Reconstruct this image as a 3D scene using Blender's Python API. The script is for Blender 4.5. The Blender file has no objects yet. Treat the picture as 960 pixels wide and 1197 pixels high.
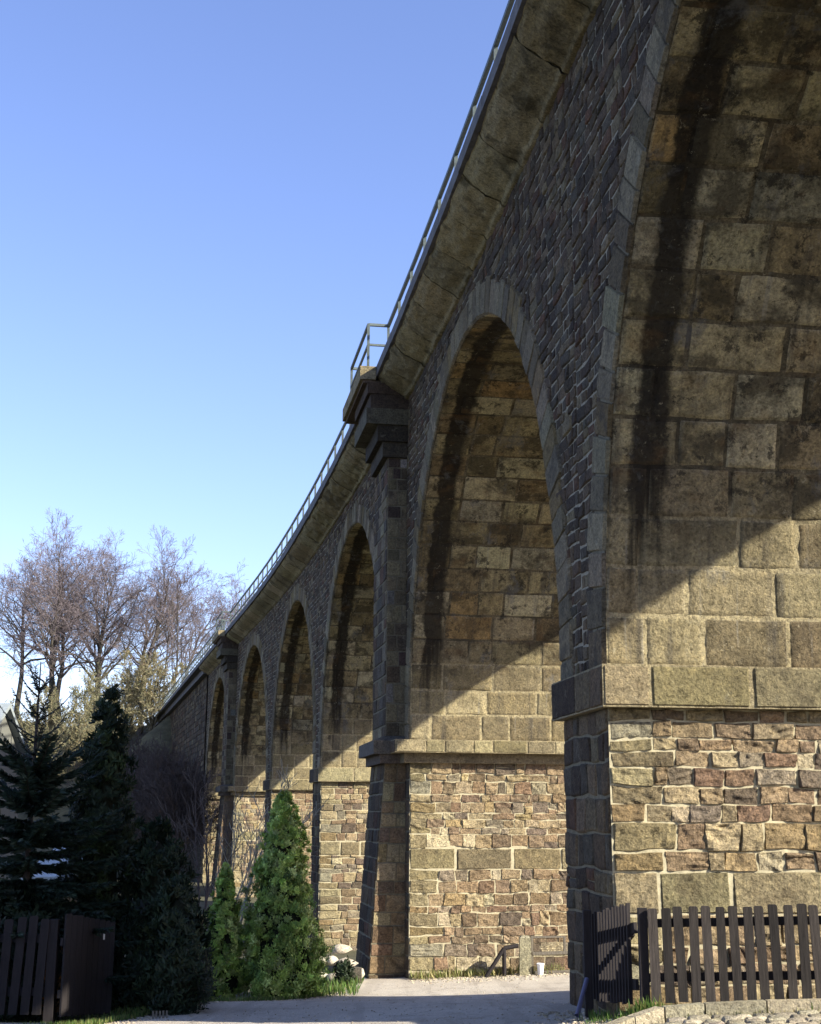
import bpy, math, random
import numpy as np
from mathutils import Vector, Matrix, Euler

SC = bpy.context.scene
COL = SC.collection
R = math.radians

# ------------------------------------------------------------------ layout of the viaduct (metres, camera at the origin, 1.6 m up)
PHI, KAP, X1, Y1 = .1324, .0026, 1.7416, 11.7684
T1, SPAN, T2 = 1.5553, 10.253, 3.0803          # plain pier, clear span, group pier
ZS, RISE, HS, HST, HW = 2.92, 5.56, 2.55, 2.92, 9.28
WID = 7.8
HALF = SPAN / 2
SCURVE = 42.0


def PL(s, e):
    """plan position: s along the outer face, e outwards from it"""
    s = np.asarray(s, float); e = np.asarray(e, float)
    sc = np.minimum(s, SCURVE); th = PHI + KAP * sc; ex = s - sc
    x = X1 + (np.cos(th) - math.cos(PHI)) / KAP - np.sin(th) * ex - e * np.cos(th)
    y = Y1 + (np.sin(th) - math.sin(PHI)) / KAP + np.cos(th) * ex - e * np.sin(th)
    return x, y


def P3(s, e, z):
    s, e, z = np.broadcast_arrays(np.asarray(s, float), np.asarray(e, float), np.asarray(z, float))
    x, y = PL(s, e)
    return np.stack([x, y, z], -1)


# piers and arches along s
PIERS = []          # (s0, s1, group?)
ARCHES = []         # (s0, s1)
q = 0.0
for i in range(1, 7):
    g = (i % 3 == 2); t = T2 if g else T1
    PIERS.append((q, q + t, g)); q += t
    ARCHES.append((q, q + SPAN)); q += SPAN
q = ARCHES.pop()[0]; S_END = q
ARCHES.insert(0, (-SPAN, 0.0))
PIERS.insert(0, (-SPAN - T1, -SPAN, False))
ARCHES.insert(0, (-SPAN * 2 - T1, -SPAN - T1))
PIERS.insert(0, (-SPAN * 2 - T1 - T2, -SPAN * 2 - T1, True))
S_BEG = PIERS[0][0]

# ------------------------------------------------------------------ terrain
CP = np.array([(1.54, 13.27, -.1), (1.75, 11.77, -.03), (1.2, 12.05, -.08), (0, 12.67, -.19), (-1.35, 13.4, -.31), (0, 16, -.45), (0, 18, -.67), (0, 20, -.86),
               (1.5, 16, -.38), (1.4, 20, -.8), (-1.8, 20, -.92), (-2.6, 19.4, -.88), (-2.2, 16.5, -.52), (-2.9, 14.2, -.41), (-3.45, 14.3, -.49), (-4.2, 14.3, -.48), (-3.2, 12.3, -.22),
               (0, 23.5, -1.03), (2.6, 23.5, -.92), (-.57, 23.5, -1.06), (-.5, 11, -.08), (1.95, 11.1, .12), (1.5, 10.8, .02),
               (3.2, 11.2, .17), (2.2, 10.6, .1), (4, 10, .12), (0, 6, 0), (0, 0, 0), (-5, 0, 0), (5, 0, .1), (-1, 25.5, -1.08), (-1.6, 30, -1.5), (-2.4, 36, -1.85), (-10, 40, -1.8),
               (20, 40, -.9), (-5, 30, -1.5), (-5, 18, -.7), (6, 13, .1), (8, 20, -.4), (-10, 10, -.2),
               (12, 8, .2), (-20, 25, -.8), (30, 10, 0), (-30, 0, -.2), (0, -20, 0)], float)
_D = np.linalg.norm(CP[:, None, :2] - CP[None, :, :2], axis=-1)
_W = np.linalg.solve(_D + 1e-6 * np.eye(len(CP)), CP[:, 2] + .5)


def TZ(x, y):
    x = np.asarray(x, float); y = np.asarray(y, float)
    x, y = np.broadcast_arrays(x, y)
    sh = x.shape; x = x.ravel(); y = y.ravel()
    d = np.hypot(x[:, None] - CP[None, :, 0], y[:, None] - CP[None, :, 1])
    z = d @ _W - .5
    w = np.clip((np.hypot(x, y - 15) - 20) / 25, 0, 1)
    z = np.clip(z, -2.1, .6) * (1 - w) - 1.75 * w
    return z.reshape(sh)


def tz(x, y): return float(TZ(x, y))


# ------------------------------------------------------------------ noise
def _hash(ix, iy, iz, seed):
    h = (ix.astype(np.int64) * 374761393 + iy.astype(np.int64) * 668265263 + iz.astype(np.int64) * 2147483647 + seed * 1274126177) & 0xFFFFFFFF
    h = ((h ^ (h >> 13)) * 1274126177) & 0xFFFFFFFF
    h = h ^ (h >> 16)
    return (h & 0xFFFFFF) / float(0xFFFFFF)


def vnoise(p, seed=0):
    f = np.floor(p); t = p - f; t = t * t * (3 - 2 * t); i = f.astype(np.int64)
    r = 0
    for dx in (0, 1):
        for dy in (0, 1):
            for dz in (0, 1):
                w = (t[..., 0] if dx else 1 - t[..., 0]) * (t[..., 1] if dy else 1 - t[..., 1]) * (t[..., 2] if dz else 1 - t[..., 2])
                r = r + w * _hash(i[..., 0] + dx, i[..., 1] + dy, i[..., 2] + dz, seed)
    return r * 2 - 1


def fbm(p, octv=3, seed=0):
    r = 0; a = 1.0
    for k in range(octv):
        r = r + a * vnoise(p * (2 ** k) + 17.3 * k, seed + k); a *= .5
    return r


# ------------------------------------------------------------------ mesh builder (quads only, numpy)
class MB:
    def __init__(self):
        self.v = []; self.f = []; self.c = []; self.u = []; self.n = 0; self.fm = []

    def _push(self, v, f, c=None, u=None, m=0):
        v = np.asarray(v, float).reshape(-1, 3); f = np.asarray(f, np.int64).reshape(-1, 4)
        k = len(v)
        self.v.append(v); self.f.append(f + self.n); self.n += k
        if c is None: c = (.5, .5, .5)
        c = np.asarray(c, float)
        if c.ndim == 1: c = np.broadcast_to(c, (k, 3))
        self.c.append(c.reshape(-1, 3))
        if u is None: u = np.zeros((k, 3))
        self.u.append(np.asarray(u, float).reshape(-1, 3))
        self.fm.append(np.full(len(f), m, np.int32))

    def grids(self, P, col=None, uvw=None, m=0):
        """P: (N,a,b,3) -> N separate quad grids"""
        P = np.asarray(P, float)
        if P.ndim == 3: P = P[None]
        N, a, b, _ = P.shape
        idx = np.arange(N * a * b).reshape(N, a, b)
        f = np.stack([idx[:, :-1, :-1], idx[:, 1:, :-1], idx[:, 1:, 1:], idx[:, :-1, 1:]], -1)
        c = None
        if col is not None:
            c = np.asarray(col, float)
            if c.ndim == 2: c = np.broadcast_to(c[:, None, None, :], (N, a, b, 3))
            elif c.ndim == 1: c = np.broadcast_to(c, (N, a, b, 3))
            c = c.reshape(-1, 3)
        self._push(P, f, c, None if uvw is None else np.asarray(uvw).reshape(-1, 3), m)

    def hexa(self, p8, col=None, m=0):
        """8 corners: bottom 0-3 ccw, top 4-7"""
        f = [(0, 3, 2, 1), (4, 5, 6, 7), (0, 1, 5, 4), (1, 2, 6, 5), (2, 3, 7, 6), (3, 0, 4, 7)]
        self._push(p8, f, col, None, m)

    def box(self, a, b, col=None, m=0):
        x0, y0, z0 = a; x1, y1, z1 = b
        self.hexa([(x0, y0, z0), (x1, y0, z0), (x1, y1, z0), (x0, y1, z0), (x0, y0, z1), (x1, y0, z1), (x1, y1, z1), (x0, y1, z1)], col, m)

    def sbox(self, s0, s1, e0, e1, z0, z1, col=None, m=0, n=1):
        """box in viaduct coordinates, n pieces along s"""
        ss = np.linspace(s0, s1, n + 1)
        for a, b in zip(ss[:-1], ss[1:]):
            p = [P3(a, e0, z0), P3(a, e1, z0), P3(b, e1, z0), P3(b, e0, z0), P3(a, e0, z1), P3(a, e1, z1), P3(b, e1, z1), P3(b, e0, z1)]
            self.hexa(p, col, m)

    def bar(self, p, q, w, h=None, col=None, up=(0, 0, 1)):
        h = w if h is None else h
        p = np.array(p, float); q = np.array(q, float); d = q - p; d /= np.linalg.norm(d)
        up = np.array(up, float)
        if abs(d @ up) > .95: up = np.array((1., 0, 0))
        a = np.cross(d, up); a /= np.linalg.norm(a); b = np.cross(a, d)
        a = a * w / 2; b = b * h / 2
        self.hexa([p - a - b, p + a - b, q + a - b, q - a - b, p - a + b, p + a + b, q + a + b, q - a + b], col)

    def segs(self, A, B, ra, rb, k=4, col=None):
        """many tapered prisms"""
        A = np.asarray(A, float); B = np.asarray(B, float); ra = np.asarray(ra, float); rb = np.asarray(rb, float)
        d = B - A; L = np.linalg.norm(d, axis=1, keepdims=True) + 1e-9; d = d / L
        ref = np.where(np.abs(d[:, 2:3]) > .9, np.array([[1., 0, 0]]), np.array([[0, 0, 1.]]))
        u = np.cross(d, ref); u /= np.linalg.norm(u, axis=1, keepdims=True); w = np.cross(d, u)
        t = np.linspace(0, 2 * np.pi, k, endpoint=False)
        ring = np.cos(t)[None, :, None] * u[:, None, :] + np.sin(t)[None, :, None] * w[:, None, :]
        V = np.concatenate([A[:, None] + ring * ra[:, None, None], B[:, None] + ring * rb[:, None, None]], 1)
        N = len(A); base = np.arange(N)[:, None] * 2 * k; j = np.arange(k)[None]; j2 = (j + 1) % k
        f = np.stack([base + j, base + j2, base + k + j2, base + k + j], -1)
        c = None
        if col is not None:
            c = np.asarray(col, float)
            if c.ndim == 2: c = np.repeat(c, 2 * k, 0)
        self._push(V, f, c)

    def kites(self, C, D, U, ln, wd, col):
        """leaf blades: base C, direction D, side U"""
        a = C; b = C + D * (ln * .45)[:, None] + U * (wd * .5)[:, None]; c = C + D * ln[:, None]; d = C + D * (ln * .45)[:, None] - U * (wd * .5)[:, None]
        V = np.stack([a, b, c, d], 1); N = len(C)
        f = np.arange(N * 4).reshape(N, 4)
        self._push(V, f, np.repeat(col, 4, 0))

    def build(self, name, mats, parent=None, smooth=False, origin=None):
        me = bpy.data.meshes.new(name)
        V = np.concatenate(self.v); F = np.concatenate(self.f); C = np.concatenate(self.c); U = np.concatenate(self.u); M = np.concatenate(self.fm)
        org = np.zeros(3)
        if origin is not None: org = np.array(origin, float)
        elif parent is not None:
            o = parent
            while o is not None:
                org = org + np.array(o.location); o = o.parent
        else:
            org = np.array([(V[:, 0].min() + V[:, 0].max()) / 2, (V[:, 1].min() + V[:, 1].max()) / 2, V[:, 2].min()])
        V = V - org
        me.vertices.add(len(V)); me.vertices.foreach_set('co', V.astype(np.float32).ravel())
        me.loops.add(len(F) * 4); me.loops.foreach_set('vertex_index', F.astype(np.int32).ravel())
        me.polygons.add(len(F)); me.polygons.foreach_set('loop_start', (np.arange(len(F)) * 4).astype(np.int32))
        me.polygons.foreach_set('material_index', M)
        me.update(calc_edges=True)
        me.polygons.foreach_set('use_smooth', np.full(len(F), bool(smooth)))
        a = me.attributes.new('Col', 'FLOAT_COLOR', 'POINT'); a.data.foreach_set('color', np.concatenate([C, np.ones((len(C), 1))], 1).astype(np.float32).ravel())
        a = me.attributes.new('uvw', 'FLOAT_VECTOR', 'POINT'); a.data.foreach_set('vector', U.astype(np.float32).ravel())
        for m in (mats if isinstance(mats, (list, tuple)) else [mats]): me.materials.append(m)
        o = bpy.data.objects.new(name, me); COL.objects.link(o)
        if parent is not None: o.parent = parent
        else: o.location = org
        return o


def tag(o, label=None, cat=None, group=None, kind=None):
    if label: o['label'] = label
    if cat: o['category'] = cat
    if group: o['group'] = group
    if kind: o['kind'] = kind
    return o


def empty(name, loc, label=None, cat=None, group=None):
    o = bpy.data.objects.new(name, None); COL.objects.link(o); o.location = loc; o.empty_display_size = .2
    return tag(o, label, cat, group)


# ------------------------------------------------------------------ materials
def nodes(name):
    m = bpy.data.materials.new(name); m.use_nodes = True
    nt = m.node_tree; b = nt.nodes['Principled BSDF']
    return m, nt, b


def N(nt, t, **kw):
    n = nt.nodes.new(t)
    for k, v in kw.items():
        if k.startswith('i_'):
            key = k[2:]; key = int(key) if key.isdigit() else key
            n.inputs[key].default_value = v
        else: setattr(n, k, v)
    return n


def noise(nt, vec, scale, detail=4, rough=.6, dist=0):
    n = N(nt, 'ShaderNodeTexNoise'); n.inputs['Scale'].default_value = scale; n.inputs['Detail'].default_value = detail
    n.inputs['Roughness'].default_value = rough; n.inputs['Distortion'].default_value = dist
    if vec is not None: nt.links.new(vec, n.inputs['Vector'])
    return n.outputs['Fac']


def ramp(nt, fac, stops):
    r = N(nt, 'ShaderNodeValToRGB'); e = r.color_ramp.elements
    while len(e) < len(stops): e.new(.5)
    for el, (p, c) in zip(e, stops):
        el.position = p; el.color = c if len(c) == 4 else (*c, 1)
    nt.links.new(fac, r.inputs['Fac'])
    return r.outputs['Color']


def mix(nt, fac, a, b, mode='MIX'):
    n = N(nt, 'ShaderNodeMix', data_type='RGBA', blend_type=mode)
    n.clamp_factor = True
    for s, i in ((fac, 0), (a, 6), (b, 7)):
        if hasattr(s, 'links'): nt.links.new(s, n.inputs[i])
        elif i == 0: n.inputs[0].default_value = s
        else: n.inputs[i].default_value = (*s, 1)
    return n.outputs[2]


def math_(nt, op, a, b=None, c=None):
    n = N(nt, 'ShaderNodeMath', operation=op)
    for i, s in enumerate((a, b, c)):
        if s is None: continue
        if hasattr(s, 'links'): nt.links.new(s, n.inputs[i])
        else: n.inputs[i].default_value = s
    return n.outputs[0]


def mapr(nt, v, a, b, c=0., d=1.):
    n = N(nt, 'ShaderNodeMapRange', interpolation_type='SMOOTHSTEP')
    nt.links.new(v, n.inputs['Value'])
    for k, x in (('From Min', a), ('From Max', b), ('To Min', c), ('To Max', d)): n.inputs[k].default_value = x
    return n.outputs['Result']


def vscale(nt, vec, sc):
    n = N(nt, 'ShaderNodeVectorMath', operation='MULTIPLY'); nt.links.new(vec, n.inputs[0]); n.inputs[1].default_value = sc
    return n.outputs[0]


def bump(nt, b, hs, strength=.5, dist=.02):
    """hs: list of (socket, weight)"""
    acc = None
    for s, w in hs:
        t = math_(nt, 'MULTIPLY', s, w)
        acc = t if acc is None else math_(nt, 'ADD', acc, t)
    n = N(nt, 'ShaderNodeBump'); n.inputs['Strength'].default_value = strength; n.inputs['Distance'].default_value = dist
    nt.links.new(acc, n.inputs['Height']); nt.links.new(n.outputs['Normal'], b.inputs['Normal'])


def geo(nt): return N(nt, 'ShaderNodeNewGeometry').outputs['Position']


def attr(nt, name, out='Color'): return N(nt, 'ShaderNodeAttribute', attribute_name=name).outputs[out]


def stone_mat(name, patina=.5, dark=(.045, .036, .026), grain=1.0, lichen=.25, soot=False, streak=0., fine=38, var=.5):
    m, nt, b = nodes(name)
    pos = geo(nt); col = attr(nt, 'Col')
    n1 = noise(nt, pos, 2.3, 6, .65, .3); n2 = noise(nt, pos, 11, 5, .7); n3 = noise(nt, pos, fine, 5, .75)
    c = mix(nt, var, col, ramp(nt, n2, [(.28, (.25, .23, .2)), (.48, (1, 1, 1)), (.72, (1.6, 1.52, 1.35))]), 'MULTIPLY')
    c = mix(nt, .8, c, ramp(nt, n3, [(.3, (.35, .33, .3)), (.5, (.95, .95, .95)), (.7, (1.6, 1.57, 1.45))]), 'MULTIPLY')
    # lichen and pale bloom
    n4 = noise(nt, pos, 5.2, 7, .75, .6)
    c = mix(nt, math_(nt, 'MULTIPLY', mapr(nt, n4, .58, .72), lichen), c, (.42, .41, .33))
    # weathering crust
    c = mix(nt, math_(nt, 'MULTIPLY', mapr(nt, n1, .5, .68), patina), c, dark)
    if streak or soot:
        uv = attr(nt, 'uvw', 'Vector')
        ns = noise(nt, vscale(nt, uv, (5.5, .45, 1)), 1.0, 5, .65)
        c = mix(nt, math_(nt, 'MULTIPLY', mapr(nt, ns, .52, .7), streak), c, (.06, .058, .06))
        nw = noise(nt, vscale(nt, uv, (7.5, .3, 1)), 1.3, 4, .6)
        c = mix(nt, math_(nt, 'MULTIPLY', mapr(nt, nw, .62, .75), streak * .6), c, (.3, .31, .32))
    if soot:
        sep = N(nt, 'ShaderNodeSeparateXYZ'); nt.links.new(uv, sep.inputs[0])
        nz = noise(nt, pos, 1.9, 6, .68, .2)
        uu = math_(nt, 'ADD', sep.outputs[0], math_(nt, 'MULTIPLY', math_(nt, 'SUBTRACT', nz, .5), .3))
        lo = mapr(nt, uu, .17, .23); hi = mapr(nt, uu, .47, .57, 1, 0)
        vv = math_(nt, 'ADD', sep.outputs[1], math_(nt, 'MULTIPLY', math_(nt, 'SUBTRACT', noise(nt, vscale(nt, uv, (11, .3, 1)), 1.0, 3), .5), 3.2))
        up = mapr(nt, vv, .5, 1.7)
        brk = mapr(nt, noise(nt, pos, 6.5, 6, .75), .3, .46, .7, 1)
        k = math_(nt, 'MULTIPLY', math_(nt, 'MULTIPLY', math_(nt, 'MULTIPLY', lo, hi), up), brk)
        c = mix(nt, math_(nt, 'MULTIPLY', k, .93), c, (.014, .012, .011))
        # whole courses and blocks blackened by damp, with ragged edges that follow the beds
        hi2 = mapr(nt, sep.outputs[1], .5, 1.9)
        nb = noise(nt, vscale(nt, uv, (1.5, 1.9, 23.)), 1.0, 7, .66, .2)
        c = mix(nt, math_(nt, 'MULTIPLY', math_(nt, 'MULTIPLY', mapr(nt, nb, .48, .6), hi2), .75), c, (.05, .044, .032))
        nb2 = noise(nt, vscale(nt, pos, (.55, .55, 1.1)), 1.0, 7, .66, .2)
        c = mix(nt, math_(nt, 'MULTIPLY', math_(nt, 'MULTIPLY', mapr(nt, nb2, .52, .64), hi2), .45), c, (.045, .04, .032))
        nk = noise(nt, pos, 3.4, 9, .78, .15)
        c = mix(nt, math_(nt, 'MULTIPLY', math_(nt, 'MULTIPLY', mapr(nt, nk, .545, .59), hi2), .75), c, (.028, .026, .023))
        ng = noise(nt, vscale(nt, pos, (1, 1, .5)), 2.1, 6, .7, .3)
        c = mix(nt, math_(nt, 'MULTIPLY', math_(nt, 'MULTIPLY', mapr(nt, ng, .55, .68), mapr(nt, sep.outputs[1], .3, 1.)), .55), c, (.15, .16, .18))
        npl = noise(nt, pos, 7.3, 8, .8)
        c = mix(nt, math_(nt, 'MULTIPLY', mapr(nt, npl, .6, .65), .55), c, (.4, .37, .28))
        nr = noise(nt, vscale(nt, uv, (1.1, 1.6, 1)), 1.7, 5, .6, .3)
        c = mix(nt, math_(nt, 'MULTIPLY', math_(nt, 'MULTIPLY', mapr(nt, nr, .54, .7), hi2), .35), c, (.15, .085, .035))
        # lime blooms
        nl = noise(nt, pos, 30, 3, .8)
        lm = math_(nt, 'MULTIPLY', mapr(nt, nl, .68, .74), mapr(nt, noise(nt, pos, 3.1, 3), .52, .64))
        c = mix(nt, math_(nt, 'MULTIPLY', lm, .75), c, (.55, .53, .46))
    c = mix(nt, 1., c, (1.05, 1.0, .88), 'MULTIPLY')
    pit = mapr(nt, noise(nt, pos, 27, 6, .7, .1), .36, .45)
    c = mix(nt, .45, c, ramp(nt, pit, [(0, (.38, .35, .32)), (1, (1, 1, 1))]), 'MULTIPLY')
    nt.links.new(c, b.inputs['Base Color'])
    b.inputs['Roughness'].default_value = .92; b.inputs['Specular IOR Level'].default_value = .15
    bump(nt, b, [(n2, .9 * grain), (n3, .6 * grain), (pit, .2 * grain), (noise(nt, pos, fine * 2.6, 4, .8), .22 * grain)], .95, .035)
    return m


def brick_mat(name, c1, c2, mortar, bw, rh, patina=.6):
    """coursed masonry for faces that carry no modelled stones"""
    m, nt, b = nodes(name)
    uv = attr(nt, 'uvw', 'Vector'); pos = geo(nt)
    d = N(nt, 'ShaderNodeVectorMath', operation='ADD'); nz = N(nt, 'ShaderNodeTexNoise'); nz.inputs['Scale'].default_value = 3.
    nt.links.new(uv, nz.inputs['Vector'])
    nt.links.new(uv, d.inputs[0]); nt.links.new(vscale(nt, nz.outputs['Color'], (.07, .07, 0)), d.inputs[1])
    br = N(nt, 'ShaderNodeTexBrick'); nt.links.new(d.outputs[0], br.inputs['Vector'])
    for k, v in (('Color1', c1), ('Color2', c2), ('Mortar', mortar)): br.inputs[k].default_value = (*v, 1)
    br.inputs['Scale'].default_value = 1; br.inputs['Mortar Size'].default_value = .012; br.inputs['Mortar Smooth'].default_value = .3
    br.inputs['Brick Width'].default_value = bw; br.inputs['Row Height'].default_value = rh; br.inputs['Bias'].default_value = .1
    n1 = noise(nt, pos, 2.1, 6, .7); n2 = noise(nt, pos, 14, 5, .7)
    c = mix(nt, .6, br.outputs['Color'], ramp(nt, n2, [(.3, (.5, .5, .5)), (.7, (1.3, 1.3, 1.25))]), 'MULTIPLY')
    c = mix(nt, math_(nt, 'MULTIPLY', mapr(nt, n1, .45, .65), patina), c, (.05, .04, .03))
    nt.links.new(c, b.inputs['Base Color']); b.inputs['Roughness'].default_value = .92; b.inputs['Specular IOR Level'].default_value = .15
    bump(nt, b, [(math_(nt, 'SUBTRACT', 1., br.outputs['Fac']), .8), (n2, .5)], .7, .02)
    return m


def simple_mat(name, col, rough=.8, var=.35, scale=9, bumpk=.3, metal=0., attrcol=False, stretch=None, spec=.3, dist=.01):
    m, nt, b = nodes(name)
    pos = geo(nt)
    if stretch:
        tc = N(nt, 'ShaderNodeTexCoord').outputs['Object']; pos = vscale(nt, tc, stretch)
    n = noise(nt, pos, scale, 5, .65); n2 = noise(nt, pos, scale * 5, 4, .7)
    src = attr(nt, 'Col') if attrcol else None
    c = mix(nt, 1., src if attrcol else col, ramp(nt, n, [(.25, (1 - var,) * 3), (.75, (1 + var,) * 3)]), 'MULTIPLY')
    c = mix(nt, .6, c, ramp(nt, n2, [(.25, (1 - var,) * 3), (.75, (1 + var,) * 3)]), 'MULTIPLY')
    nt.links.new(c, b.inputs['Base Color'])
    b.inputs['Roughness'].default_value = rough; b.inputs['Metallic'].default_value = metal; b.inputs['Specular IOR Level'].default_value = spec
    if bumpk: bump(nt, b, [(n, .6), (n2, .5)], bumpk, dist)
    return m


def leaf_mat(name, trans=.25, rough=.55):
    m, nt, b = nodes(name)
    col = attr(nt, 'Col')
    n = noise(nt, geo(nt), 6, 3)
    c = mix(nt, .8, col, ramp(nt, n, [(.3, (.65, .68, .6)), (.7, (1.3, 1.28, 1.2))]), 'MULTIPLY')
    nt.links.new(c, b.inputs['Base Color']); b.inputs['Roughness'].default_value = rough; b.inputs['Specular IOR Level'].default_value = .25
    tr = N(nt, 'ShaderNodeBsdfTranslucent'); nt.links.new(c, tr.inputs['Color'])
    mx = N(nt, 'ShaderNodeMixShader'); mx.inputs[0].default_value = trans
    nt.links.new(b.outputs[0], mx.inputs[1]); nt.links.new(tr.outputs[0], mx.inputs[2])
    nt.links.new(mx.outputs[0], nt.nodes['Material Output'].inputs['Surface'])
    return m


M = {}
M['ashlar'] = stone_mat('vault_ashlar', patina=.5, soot=True, streak=.6, lichen=.35)
M['ashlar_joint'] = stone_mat('vault_joints', patina=.25, soot=True, streak=.4, lichen=.4, dark=(.03, .025, .02))
M['ashlar_far'] = stone_mat('ashlar_plain', patina=.5, streak=.3)
M['band'] = stone_mat('string_sandstone', patina=.45, lichen=.35, dark=(.075, .065, .05))
M['rubble'] = stone_mat('rubble_sandstone', patina=.4, lichen=.14, grain=1.2, dark=(.075, .055, .042), var=.6)
M['face'] = stone_mat('spandrel_stone', patina=.5, lichen=.3, dark=(.04, .033, .032))
M['ring'] = stone_mat('voussoir_stone', patina=.6, lichen=.5, dark=(.06, .055, .05), grain=1.3)
M['cornice'] = stone_mat('cornice_concrete', patina=.75, lichen=.5, dark=(.05, .042, .024), grain=1.0)
M['mortar_light'] = simple_mat('lime_mortar', (.43, .38, .25), .95, .3, 14, .5, spec=.1)
M['mortar_face'] = simple_mat('spandrel_mortar', (.27, .24, .175), .95, .4, 14, .5, spec=.1)
M['mortar_dark'] = simple_mat('shaded_mortar', (.17, .148, .1), .95, .35, 14, .5, spec=.1)  # mortar with the shade of the outer faces put into its colour
M['mortar_vault'] = simple_mat('vault_mortar', (.12, .105, .08), .95, .45, 9, .5, spec=.1)
M['brick_face'] = brick_mat('coursed_wall', (.2, .15, .12), (.13, .105, .1), (.3, .28, .25), .38, .19)
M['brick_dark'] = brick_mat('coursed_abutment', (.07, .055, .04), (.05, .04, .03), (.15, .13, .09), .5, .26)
M['brick_rubble'] = brick_mat('coursed_rubble', (.34, .24, .16), (.24, .18, .13), (.5, .45, .34), .36, .22, .3)
M['brick_vault'] = brick_mat('coursed_vault', (.34, .28, .17), (.26, .21, .13), (.14, .12, .1), .85, .44, .6)
M['deck'] = simple_mat('deck_concrete', (.3, .29, .26), .9, .3, 6, .4)
M['coping'] = simple_mat('coping_concrete', (.12, .115, .115), .9, .35, 5, .5, dist=.02)
M['steel'] = simple_mat('painted_rail_steel', (.085, .105, .098), .6, .4, 20, .2, spec=.4)
def path_mat():
    m, nt, b = nodes('worn_gravel_path'); pos = geo(nt)
    a = noise(nt, vscale(nt, pos, (1, .55, 1)), .9, 5, .6, .4); g = noise(nt, pos, 42, 4, .8); g2 = noise(nt, pos, 140, 3, .8)
    c = ramp(nt, a, [(.3, (.46, .40, .325)), (.5, (.54, .48, .395)), (.7, (.6, .54, .45))])
    c = mix(nt, 1., c, ramp(nt, g, [(.3, (.6, .6, .6)), (.5, (1, 1, 1)), (.72, (1.25, 1.22, 1.18))]), 'MULTIPLY')
    c = mix(nt, .8, c, ramp(nt, g2, [(.3, (.6, .6, .6)), (.52, (1, 1, 1)), (.7, (1.3, 1.3, 1.25))]), 'MULTIPLY')
    vo = N(nt, 'ShaderNodeTexVoronoi', feature='DISTANCE_TO_EDGE'); vo.inputs['Scale'].default_value = .8
    wv = N(nt, 'ShaderNodeVectorMath', operation='ADD'); nn = N(nt, 'ShaderNodeTexNoise'); nn.inputs['Scale'].default_value = 2.5; nn.inputs['Detail'].default_value = 5
    nt.links.new(pos, nn.inputs['Vector']); nt.links.new(pos, wv.inputs[0]); nt.links.new(vscale(nt, nn.outputs['Color'], (.5, .5, 0)), wv.inputs[1]); nt.links.new(wv.outputs[0], vo.inputs['Vector'])
    cr = mapr(nt, vo.outputs['Distance'], .0, .012, 1, 0)
    c = mix(nt, math_(nt, 'MULTIPLY', math_(nt, 'MULTIPLY', cr, mapr(nt, a, .45, .6)), .6), c, (.12, .1, .08))
    tk = noise(nt, vscale(nt, pos, (2.6, .16, 1)), 1.3, 4, .6); c = mix(nt, math_(nt, 'MULTIPLY', mapr(nt, tk, .5, .62), .35), c, (.3, .255, .205))
    d = mapr(nt, noise(nt, pos, 1.7, 7, .75), .54, .64)
    c = mix(nt, math_(nt, 'MULTIPLY', d, .4), c, (.26, .21, .16))
    nt.links.new(c, b.inputs['Base Color']); b.inputs['Roughness'].default_value = .95; b.inputs['Specular IOR Level'].default_value = .15
    bump(nt, b, [(g, .6), (g2, .5), (a, .6)], .9, .02)
    return m
M['asphalt'] = path_mat()
M['soil'] = simple_mat('soil_and_turf', (.085, .08, .045), .95, .5, 5, .9, dist=.04)
M['cobble'] = stone_mat('sett_stone', patina=.15, lichen=.2, dark=(.1, .09, .08), var=.4)
M['kerb'] = stone_mat('kerb_stone', patina=.2, lichen=.25, dark=(.12, .11, .09), var=.35)
M['wood'] = simple_mat('weathered_dark_wood', (.043, .037, .033), .85, .45, 4, .6, stretch=(14, 14, .9), spec=.2)
def vary(m, k=.45):
    nt = m.node_tree; b = nt.nodes['Principled BSDF']; src = b.inputs['Base Color'].links[0].from_socket
    oi = N(nt, 'ShaderNodeObjectInfo'); r = ramp(nt, oi.outputs['Random'], [(0, (1 - k, 1 - k, 1 - k)), (1, (1 + k, 1 + k * .9, 1 + k * .8))])
    nt.links.new(mix(nt, 1., src, r, 'MULTIPLY'), b.inputs['Base Color'])
vary(M['wood'])
M['wood_black'] = simple_mat('dark_wood_with_shade', (.022, .018, .018), .8, .4, 5, .5, stretch=(12, 12, 1), spec=.25)  # near-black wood; on the left fence and gate it carries the tree shade
M['wood_grey'] = simple_mat('grey_wood', (.16, .14, .11), .9, .45, 5, .6, stretch=(12, 12, 1), spec=.2)
M['bark'] = simple_mat('bark', (.09, .07, .055), .95, .4, 6, .8, attrcol=True, dist=.03)
M['leaf'] = leaf_mat('conifer_foliage', .18)
M['twigleaf'] = leaf_mat('catkins', .3)
M['grass'] = leaf_mat('grass_blades', .35)
M['white'] = simple_mat('white_enamel', (.8, .8, .8), .35, .06, 6, .05, spec=.5)
M['pale_stone'] = stone_mat('pale_rubble', patina=.08, lichen=.1, var=.35)
M['roof_pale'] = simple_mat('pale_sheet_roof', (.42, .46, .44), .5, .15, 5, .1)
M['render'] = simple_mat('house_render', (.15, .15, .13), .9, .1, 3, .2)
M['slate'] = simple_mat('slate_roof', (.26, .29, .29), .7, .2, 8, .3)
M['glass'] = simple_mat('dark_glass', (.02, .025, .03), .08, .1, 2, 0, spec=.6)
M['hill'] = simple_mat('hillside_grass', (.12, .105, .055), .95, .5, .5, .6, dist=.4)
M['mesh'] = simple_mat('rusty_mesh', (.12, .09, .06), .8, .4, 20, .2)
M['pole'] = simple_mat('blue_grey_pole', (.1, .1, .16), .5, .25, 12, .2)

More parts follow.
